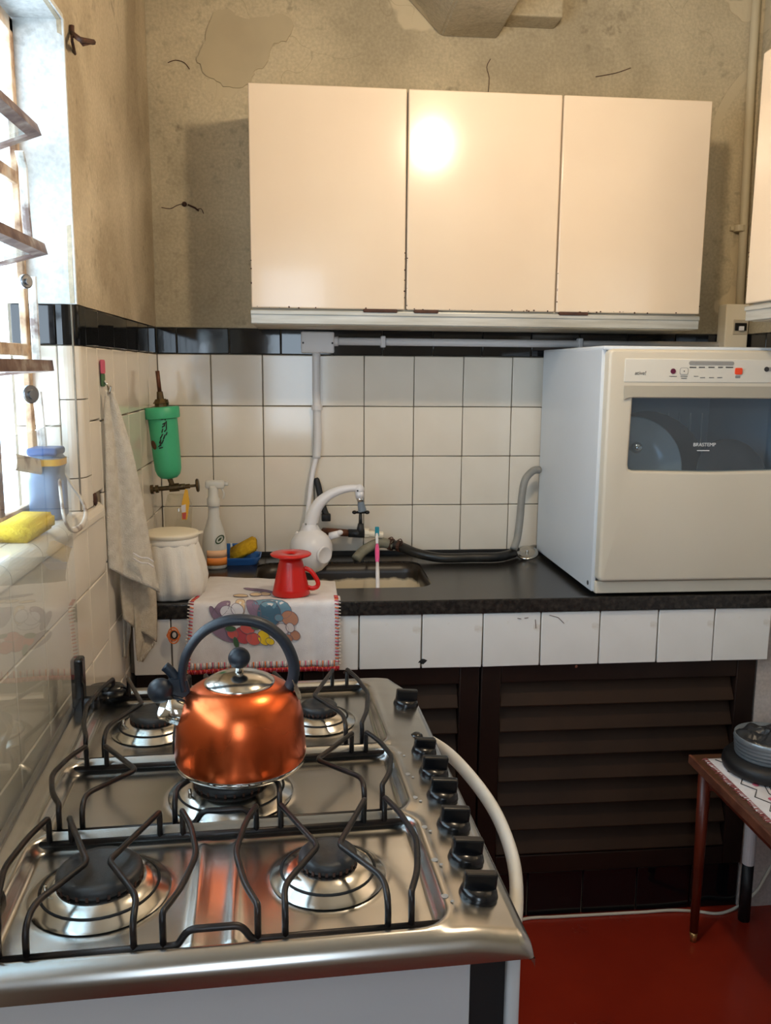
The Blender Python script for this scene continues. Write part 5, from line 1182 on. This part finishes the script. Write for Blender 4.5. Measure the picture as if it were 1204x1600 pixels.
while u < 1.0:
    L2 = towel_len(u); a_ = towel_pt(u, L2)+Vector((0, -0.0015, 0.014)); b_ = towel_pt(u, L2)+Vector((0, -0.0015, -0.004))
    if k % 2 == 0: side[('crochet_white', 'crochet_pink', 'crochet_white', 'crochet_orange')[(k//2) % 4]].append((a_, b_))
    b2 = towel_pt(min(u+0.016, 1), L2)+Vector((0, -0.002, -0.012)); a2 = towel_pt(u, L2)+Vector((0, -0.002, -0.002)); side['crochet_red' if k % 3 else 'crochet_orange'].append((a2, b2))
    side['crochet_red' if k % 4 else 'crochet_pink'].append((b2, towel_pt(min(u+0.02, 1), L2)+Vector((0, -0.003, -0.002))))
    u += 0.0095; k += 1
for mt, l in side.items(): stitches('crochet_edging', mt, l)
# loose crochet loop at the left side
bm = BM(); q = ay(271, 993, YE-0.006)
for rx, rz, mt in ((0.013, 0.020, 0), (0.009, 0.014, 0), (0.015, 0.010, 0)):
    tube(bm, [q+Vector((rx*math.cos(2*PI*k/16), -0.001*mt, rz*math.sin(2*PI*k/16))) for k in range(17)], 0.0018, 6)
obj('crochet_loop', bm, 'crochet_orange', tw, smooth=True)
bm = BM(); tube(bm, [q+Vector((0.002+0.007*math.cos(2*PI*k/16), -0.002, 0.002+0.009*math.sin(2*PI*k/16))) for k in range(17)], 0.002, 6); obj('crochet_loop', bm, 'black_matte', tw, smooth=True)

# red coffee filter holder, upside down
CX, CYY = 0.392, -0.508
cp_ = thing('coffee_filter_holder', 'red plastic coffee filter holder standing upside down on the dish towel', 'filter holder', (CX, CYY, CZ+0.010))
T0 = Matrix.Translation((CX, CYY, CZ+0.0100))
bm = BM(); lathe(bm, [(0.046, 0.0), (0.0475, 0.001), (0.044, 0.018), (0.030, 0.082), (0.026, 0.094), (0.023, 0.094), (0.027, 0.080), (0.042, 0.016), (0.0445, 0.001)], 40, T0, False, False); obj('cone', bm, 'red_plastic', cp_, smooth=True)
bm = BM(); lathe(bm, [(0.010, 0.1005), (0.018, 0.1045), (0.049, 0.1045), (0.0515, 0.1025), (0.0500, 0.0995), (0.036, 0.094), (0.022, 0.092), (0.010, 0.096)], 40, T0, False, False); obj('flange', bm, 'red_plastic', cp_, smooth=True)
bm = BM(); lathe(bm, [(0.010, 0.0935), (0.002, 0.0935)], 20, T0); obj('drip_plate', bm, 'red_plastic', cp_)
hd = [(0.033, 0, 0.066), (0.050, -0.004, 0.058), (0.066, -0.006, 0.034), (0.066, -0.006, 0.020), (0.054, -0.004, 0.014), (0.042, 0, 0.016)]
bm = BM(); tube(bm, [Vector((CX, CYY, CZ+0.01))+v for v in smooth_path(hd, 5)], 1.0, 10, flat=(0.0035, 0.006, (0, 1, 0))); obj('handle', bm, 'red_plastic', cp_, smooth=True)

# beige towel on the left wall
bt = thing('hand_towel', 'long beige hand towel hanging from a hook on the left tiled wall', 'towel', (0.03, -0.70, 1.0))
def sheet(name, mat, rows, nu=28, amp=0.008, freq=3.0, ph=0.0, th=0.004):
    """rows: (left point, right point) from top to bottom; folds bulge into the room"""
    bm = BM(); A_ = smooth_path([r[0] for r in rows], 5); B_ = smooth_path([r[1] for r in rows], 5); vs = []
    for i, (p_, q_) in enumerate(zip(A_, B_)):
        t = i/(len(A_)-1); d = q_-p_; n_ = Vector((d.y, -d.x, 0)); n_ = n_.normalized() if n_.length > 1e-5 else Vector((1, -1, 0)).normalized()
        if n_.x-n_.y < 0: n_ = -n_
        row = []
        for k in range(nu+1):
            u = k/nu; f_ = amp*(0.25+0.75*t)*(math.sin(u*PI*2*freq+ph+0.8*t)+0.4*math.sin(u*PI*2*freq*2.1+ph*2+t*3))*math.sin(PI*min(1, max(0, u))) ** 0.4
            row.append(bm.verts.new(p_.lerp(q_, u)+n_*f_))
        vs.append(row)
    for a_, b_ in zip(vs, vs[1:]):
        for k in range(nu): bm.faces.new((a_[k], a_[k+1], b_[k+1], b_[k]))
    o = obj(name, bm, mat, bt, smooth=True); s = o.modifiers.new('t', 'SOLIDIFY'); s.thickness = th; s.offset = 0; return o
def tp_(px, py, y): return ay(px, py, y)
YW = -0.76
rows = [(tp_(165, 609, YW), tp_(176, 612, YW+.01)), (tp_(162.5, 650, YW), tp_(189, 650, YW+.03)), (tp_(164, 700, YW), tp_(206, 706, YW+.05)), (tp_(165, 760, YW), tp_(219, 765, YW+.07)), (tp_(166.5, 820, YW), tp_(229, 820, YW+.08)), (tp_(168, 860, YW), tp_(238, 872, YW+.09)), (tp_(169.5, 888, YW), tp_(250, 926, YW+.09))]
sheet('front_fold', 'towel', rows, 34, 0.010, 1.35, 0.9)
YV = -0.735
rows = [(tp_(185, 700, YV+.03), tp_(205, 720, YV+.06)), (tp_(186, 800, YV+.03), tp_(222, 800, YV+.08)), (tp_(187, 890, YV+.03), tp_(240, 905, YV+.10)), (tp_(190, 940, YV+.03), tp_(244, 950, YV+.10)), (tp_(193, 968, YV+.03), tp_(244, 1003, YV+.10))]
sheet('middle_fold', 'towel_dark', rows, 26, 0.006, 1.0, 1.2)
YU = -0.70
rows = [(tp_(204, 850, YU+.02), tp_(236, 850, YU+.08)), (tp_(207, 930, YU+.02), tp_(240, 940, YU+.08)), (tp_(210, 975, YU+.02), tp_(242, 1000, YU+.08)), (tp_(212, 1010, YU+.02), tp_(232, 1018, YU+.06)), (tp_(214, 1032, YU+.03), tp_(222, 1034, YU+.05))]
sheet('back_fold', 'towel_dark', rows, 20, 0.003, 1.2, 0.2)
YS = -0.665
rows = [(tp_(175, 760, YS), tp_(196, 760, YS+.03)), (tp_(176, 880, YS), tp_(200, 880, YS+.03)), (tp_(177, 960, YS), tp_(204, 975, YS+.03)), (tp_(178, 1000, YS), tp_(200, 1010, YS+.03)), (tp_(184, 1026, YS), tp_(190, 1028, YS+.02))]
for r_2 in rows:
    for p_ in r_2: p_.x = max(p_.x, 0.008)
sheet('rear_fold', 'towel', rows, 18, 0.003, 1.0, 0.9, 0.003)
# woven stripes on the front fold and its frayed fringe
bm = BM()
for py in (868, 876):
    tube(bm, smooth_path([ay(x, y, YW+0.035) for x, y in ((208, py-4), (220, py+3), (231, py+4), (240, py+10))], 4), 0.0016, 6)
obj('woven_stripe', bm, 'cloth', bt, smooth=True)
bm = BM()
for k in range(16):
    t = k/15; p_ = ay(243-27*t, 1000+32*t, YU+0.03); tube(bm, [p_, p_+Vector((0.004*random.uniform(-1, 1), 0, -0.008))], 0.0008, 4)
fr_ = obj('fringe', bm, 'towel', bt); fr_['kind'] = 'stuff'
# adhesive hook
hk = thing('wall_hook', 'pink and green adhesive hook on the tiles above the beige towel', 'hook', ax(157, 600, 0.004))
a, b = ax(157, 562, 0.0), ax(158, 604, 0.0)
bm = BM(); box(bm, 0.0015, 0.006, a.y-0.017, a.y+0.017, ax(157, 584, 0).z, a.z, 0.003, 2); obj('pink_plate', bm, 'crochet_pink', hk, angle=40)
bm = BM(); box(bm, 0.0015, 0.005, a.y-0.015, a.y+0.015, b.z, ax(157, 584, 0).z, 0.002, 2); obj('printed_plate', bm, 'leaf_print', hk, angle=40)
h0 = Vector((0.005, a.y, b.z+0.012)); bm = BM(); tube(bm, smooth_path([h0, h0+Vector((0.008, 0, -0.012)), tp_(170, 612, YW)+Vector((0, 0, -0.004)), tp_(172, 606, YW)+Vector((0.002, 0, 0.004))], 5), 0.0022, 8); obj('hook_wire', bm, 'chrome_soft', hk, smooth=True)

# things on the sill
o = sponge('sponge', 'bright yellow sponge lying on the window sill', Vector((-0.034, -1.190, SZ+0.0165)), Vector((0.12, 1, 0)), Vector((-1, 0.12, 0)), Vector((0, 0, 1)), 0.110, 0.060, 0.028, 'sponge_yellow')
db = thing('detergent_bottle', 'blue translucent bottle with a blue cap standing on the sill in the window corner', 'bottle', (-0.046, -1.005, SZ))
BQ = Vector((-0.046, -1.005, SZ+0.0005))
bm = BM(); rings = []
for s, z in ((0.86, 0.0), (1.0, 0.006), (1.0, 0.072), (0.9, 0.080), (0.9, 0.092), (1.0, 0.098), (0.98, 0.112), (0.8, 0.120)):
    rings.append([bm.verts.new(BQ+Vector((x*s, y*s, z))) for x, y in rrect(-0.030, 0.030, -0.034, 0.034, 0.018, 5)])
for p_, q_ in zip(rings, rings[1:]):
    n = len(p_)
    for k in range(n): bm.faces.new((p_[k], p_[(k+1) % n], q_[(k+1) % n], q_[k]))
bm.faces.new(rings[0][::-1]); bm.faces.new(rings[-1]); dbo = obj('bottle_body', bm, 'bottle_blue', db, smooth=True)
bm = BM(); rings = []
for z in (0.100, 0.112):
    rings.append([bm.verts.new(BQ+Vector((x, y, z))) for x, y in rrect(-0.0312, 0.0312, -0.0352, 0.0352, 0.018, 5)])
for k in range(len(rings[0])): n = len(rings[0]); bm.faces.new((rings[0][k], rings[0][(k+1) % n], rings[1][(k+1) % n], rings[1][k]))
obj('yellow_band', bm, 'bag_yellow', dbo, smooth=True)
bm = BM(); box(bm, BQ.x-0.027, BQ.x+0.027, BQ.y-0.031, BQ.y+0.031, BQ.z+0.118, BQ.z+0.132, 0.005, 3); obj('cap', bm, 'cap_blue', db, angle=40)

# ================================================================== RIGHT SIDE
# low table
TZ = 0.50; tx0, ty0 = 1.395, -0.655
tb_ = thing('side_table', 'low brown wooden table by the right wall', 'table', (1.585, -1.0, 0))
bm = BM(); box(bm, tx0, XR-0.012, -1.45, ty0, TZ-0.018, TZ, 0.002); obj('top', bm, 'table_wood', tb_, angle=40)
bm = BM(); box(bm, tx0-0.002, tx0+0.006, -1.45, ty0, TZ-0.022, TZ+0.001, 0.002); obj('edge_band', bm, 'table_edge', tb_, angle=40)
bm = BM(); box(bm, tx0+0.03, XR-0.04, ty0-0.05, ty0-0.035, TZ-0.075, TZ-0.018); box(bm, tx0+0.03, tx0+0.045, -1.42, ty0-0.05, TZ-0.06, TZ-0.018); obj('apron', bm, 'leg_wood', tb_)
for x, y in ((tx0+0.028, ty0-0.035), (tx0+0.028, -1.41), (XR-0.045, ty0-0.035), (XR-0.045, -1.41)):
    bm = BM(); lathe(bm, [(0.0105, 0.028), (0.017, TZ-0.018)], 18, Matrix.Translation((x, y, 0))); lg = obj('leg', bm, 'leg_wood', tb_, smooth=True)
    bm = BM(); lathe(bm, [(0.0075, 0.0), (0.0105, 0.028)], 16, Matrix.Translation((x, y, 0))); obj('ferrule', bm, 'brass_tip', lg, smooth=True)
# cloth with zigzag lines and a frayed pink border
tc_ = thing('table_cloth', 'white cloth with dark zigzag lines and a frayed pink border on the low table', 'tablecloth', (1.58, -1.0, TZ))
bm = BM(); n = 40; L0 = []; R0_ = []
for k in range(n+1):
    y = -0.685-0.75*k/n; L0.append((tx0+0.024+random.uniform(-.004, .004), y)); R0_.append((XR-0.03, y))
vs = [[bm.verts.new((a_[0]+(b_[0]-a_[0])*i/6, a_[1], TZ+0.0012+0.0006*math.sin(i*2+a_[1]*40))) for i in range(7)] for a_, b_ in zip(L0, R0_)]
for a_, b_ in zip(vs, vs[1:]):
    for i in range(6): bm.faces.new((a_[i], a_[i+1], b_[i+1], b_[i]))
fb = obj('fabric', bm, 'cloth', tc_, smooth=True); s = fb.modifiers.new('t', 'SOLIDIFY'); s.thickness = 0.001; s.offset = 1
bm = BM()
for k in range(150):
    y = -0.685-0.005*k; x = tx0+0.020; tube(bm, [(x+0.012, y, TZ+0.0030), (x+0.001+random.uniform(-.005, .003), y+random.uniform(-.003, .003), TZ+0.0016)], 0.0012, 4)
fg = obj('frayed_border', bm, 'fray', tc_); fg['kind'] = 'stuff'
def zline(name, xc, w_, step, mat='print_dark', r=0.0011):
    bm = BM(); pts = []; k = 0; y = -0.695
    while y > -1.42: pts.append(Vector((xc+(w_ if k % 2 else -w_), y, TZ+0.0036))); y -= step; k += 1
    tube(bm, pts, r, 5); obj(name, bm, mat, fb)
zline('zigzag_line', tx0+0.060, 0.011, 0.032); zline('zigzag_line', tx0+0.096, 0.006, 0.045); zline('zigzag_line', tx0+0.106, 0.006, 0.045); zline('zigzag_line', tx0+0.18, 0.010, 0.030); zline('zigzag_line', tx0+0.24, 0.006, 0.045)
for k in range(8):
    q = Vector((tx0+0.082, -0.76-0.07*k, TZ+0.0034)); bm = BM(); lathe(bm, [(0.008, 0), (0.006, 0.0006)], 8, Matrix.Translation(q)); obj('woven_dot', bm, 'crochet_pink', fb)
# round stack on the table
pc = az(1198, 1202, TZ+0.0042)
rs = thing('ribbed_tin', 'round ribbed grey tin with crumpled dark film on a black base, on the low table', 'tin', pc)
bm = BM(); lathe(bm, [(0.090, 0.0), (0.103, 0.003), (0.106, 0.012), (0.104, 0.026), (0.096, 0.036), (0.06, 0.038)], 44, Matrix.Translation(pc)); obj('black_base', bm, 'black_matte', rs, smooth=True)
prof = [(0.074, 0.036)]
for k in range(5): z = 0.038+0.009*k; prof += [(0.0765+0.001*k, z), (0.0785+0.001*k, z+0.0045), (0.0765+0.001*k, z+0.0085)]
prof += [(0.081, 0.088), (0.079, 0.089), (0.076, 0.082), (0.02, 0.078)]
bm = BM(); lathe(bm, prof, 44, Matrix.Translation(pc)); obj('ribbed_wall', bm, 'tin', rs, smooth=True)
bm = BM(); nr, na = 9, 36; vs = []
for i in range(nr+1):
    r = 0.078*i/nr; row = []
    for k in range(na):
        a_ = 2*PI*k/na; z = 0.086+0.010*math.sin(a_*3+i*.6)*math.sin(i*.8)+0.006*math.sin(a_*7+i)-0.010*(i == nr)+0.010*(1-i/nr); row.append(bm.verts.new(pc+Vector((r*math.cos(a_), r*math.sin(a_), z))))
    vs.append(row)
for a_, b_ in zip(vs, vs[1:]):
    for k in range(na):
        try: bm.faces.new((a_[k], a_[(k+1) % na], b_[(k+1) % na], b_[k]))
        except ValueError: pass
bmesh.ops.remove_doubles(bm, verts=bm.verts[:], dist=1e-5); obj('crumpled_film', bm, 'crumple', rs, smooth=True)
# pipe stub at the pier, cable on the floor
p0, p1 = ay(1170, 1283, -0.60), ay(1164, 1345, -0.60); q = p1
ps = thing('pipe_stub', 'short white plastic pipe standing on the floor under the low table', 'pipe', (q.x, -0.615, 0))
bm = BM(); cyl(bm, (q.x, -0.615, q.z), (q.x, -0.615, p0.z+0.03), 0.016, seg=18, bev=0.002); obj('pipe', bm, 'pvc', ps, angle=40)
bm = BM(); cyl(bm, (q.x, -0.615, 0), (q.x, -0.615, q.z+0.001), 0.015, seg=18); obj('sleeve', bm, 'black_matte', ps, smooth=True)
pts = [az(790, 1440, 0.004), az(822, 1430, 0.004), az(860, 1421, 0.004), az(900, 1417, 0.004), az(975, 1420, 0.004), az(1000, 1417, 0.004), az(1040, 1408, 0.005), az(1085, 1420, 0.004), az(1120, 1423, 0.004), az(1150, 1412, 0.010), az(1176, 1390, 0.045), az(1190, 1365, 0.09), az(1204, 1338, 0.14), az(1222, 1310, 0.2)]
for v in pts: v.y = min(v.y-0.012, -0.566)
bm = BM(); tube(bm, smooth_path(pts, 6), 0.0042, 8); tag(rebase(obj('floor_cable', bm, 'cable', smooth=True), pts[3]), 'thin white cable lying along the floor below the louvred doors', 'cable')
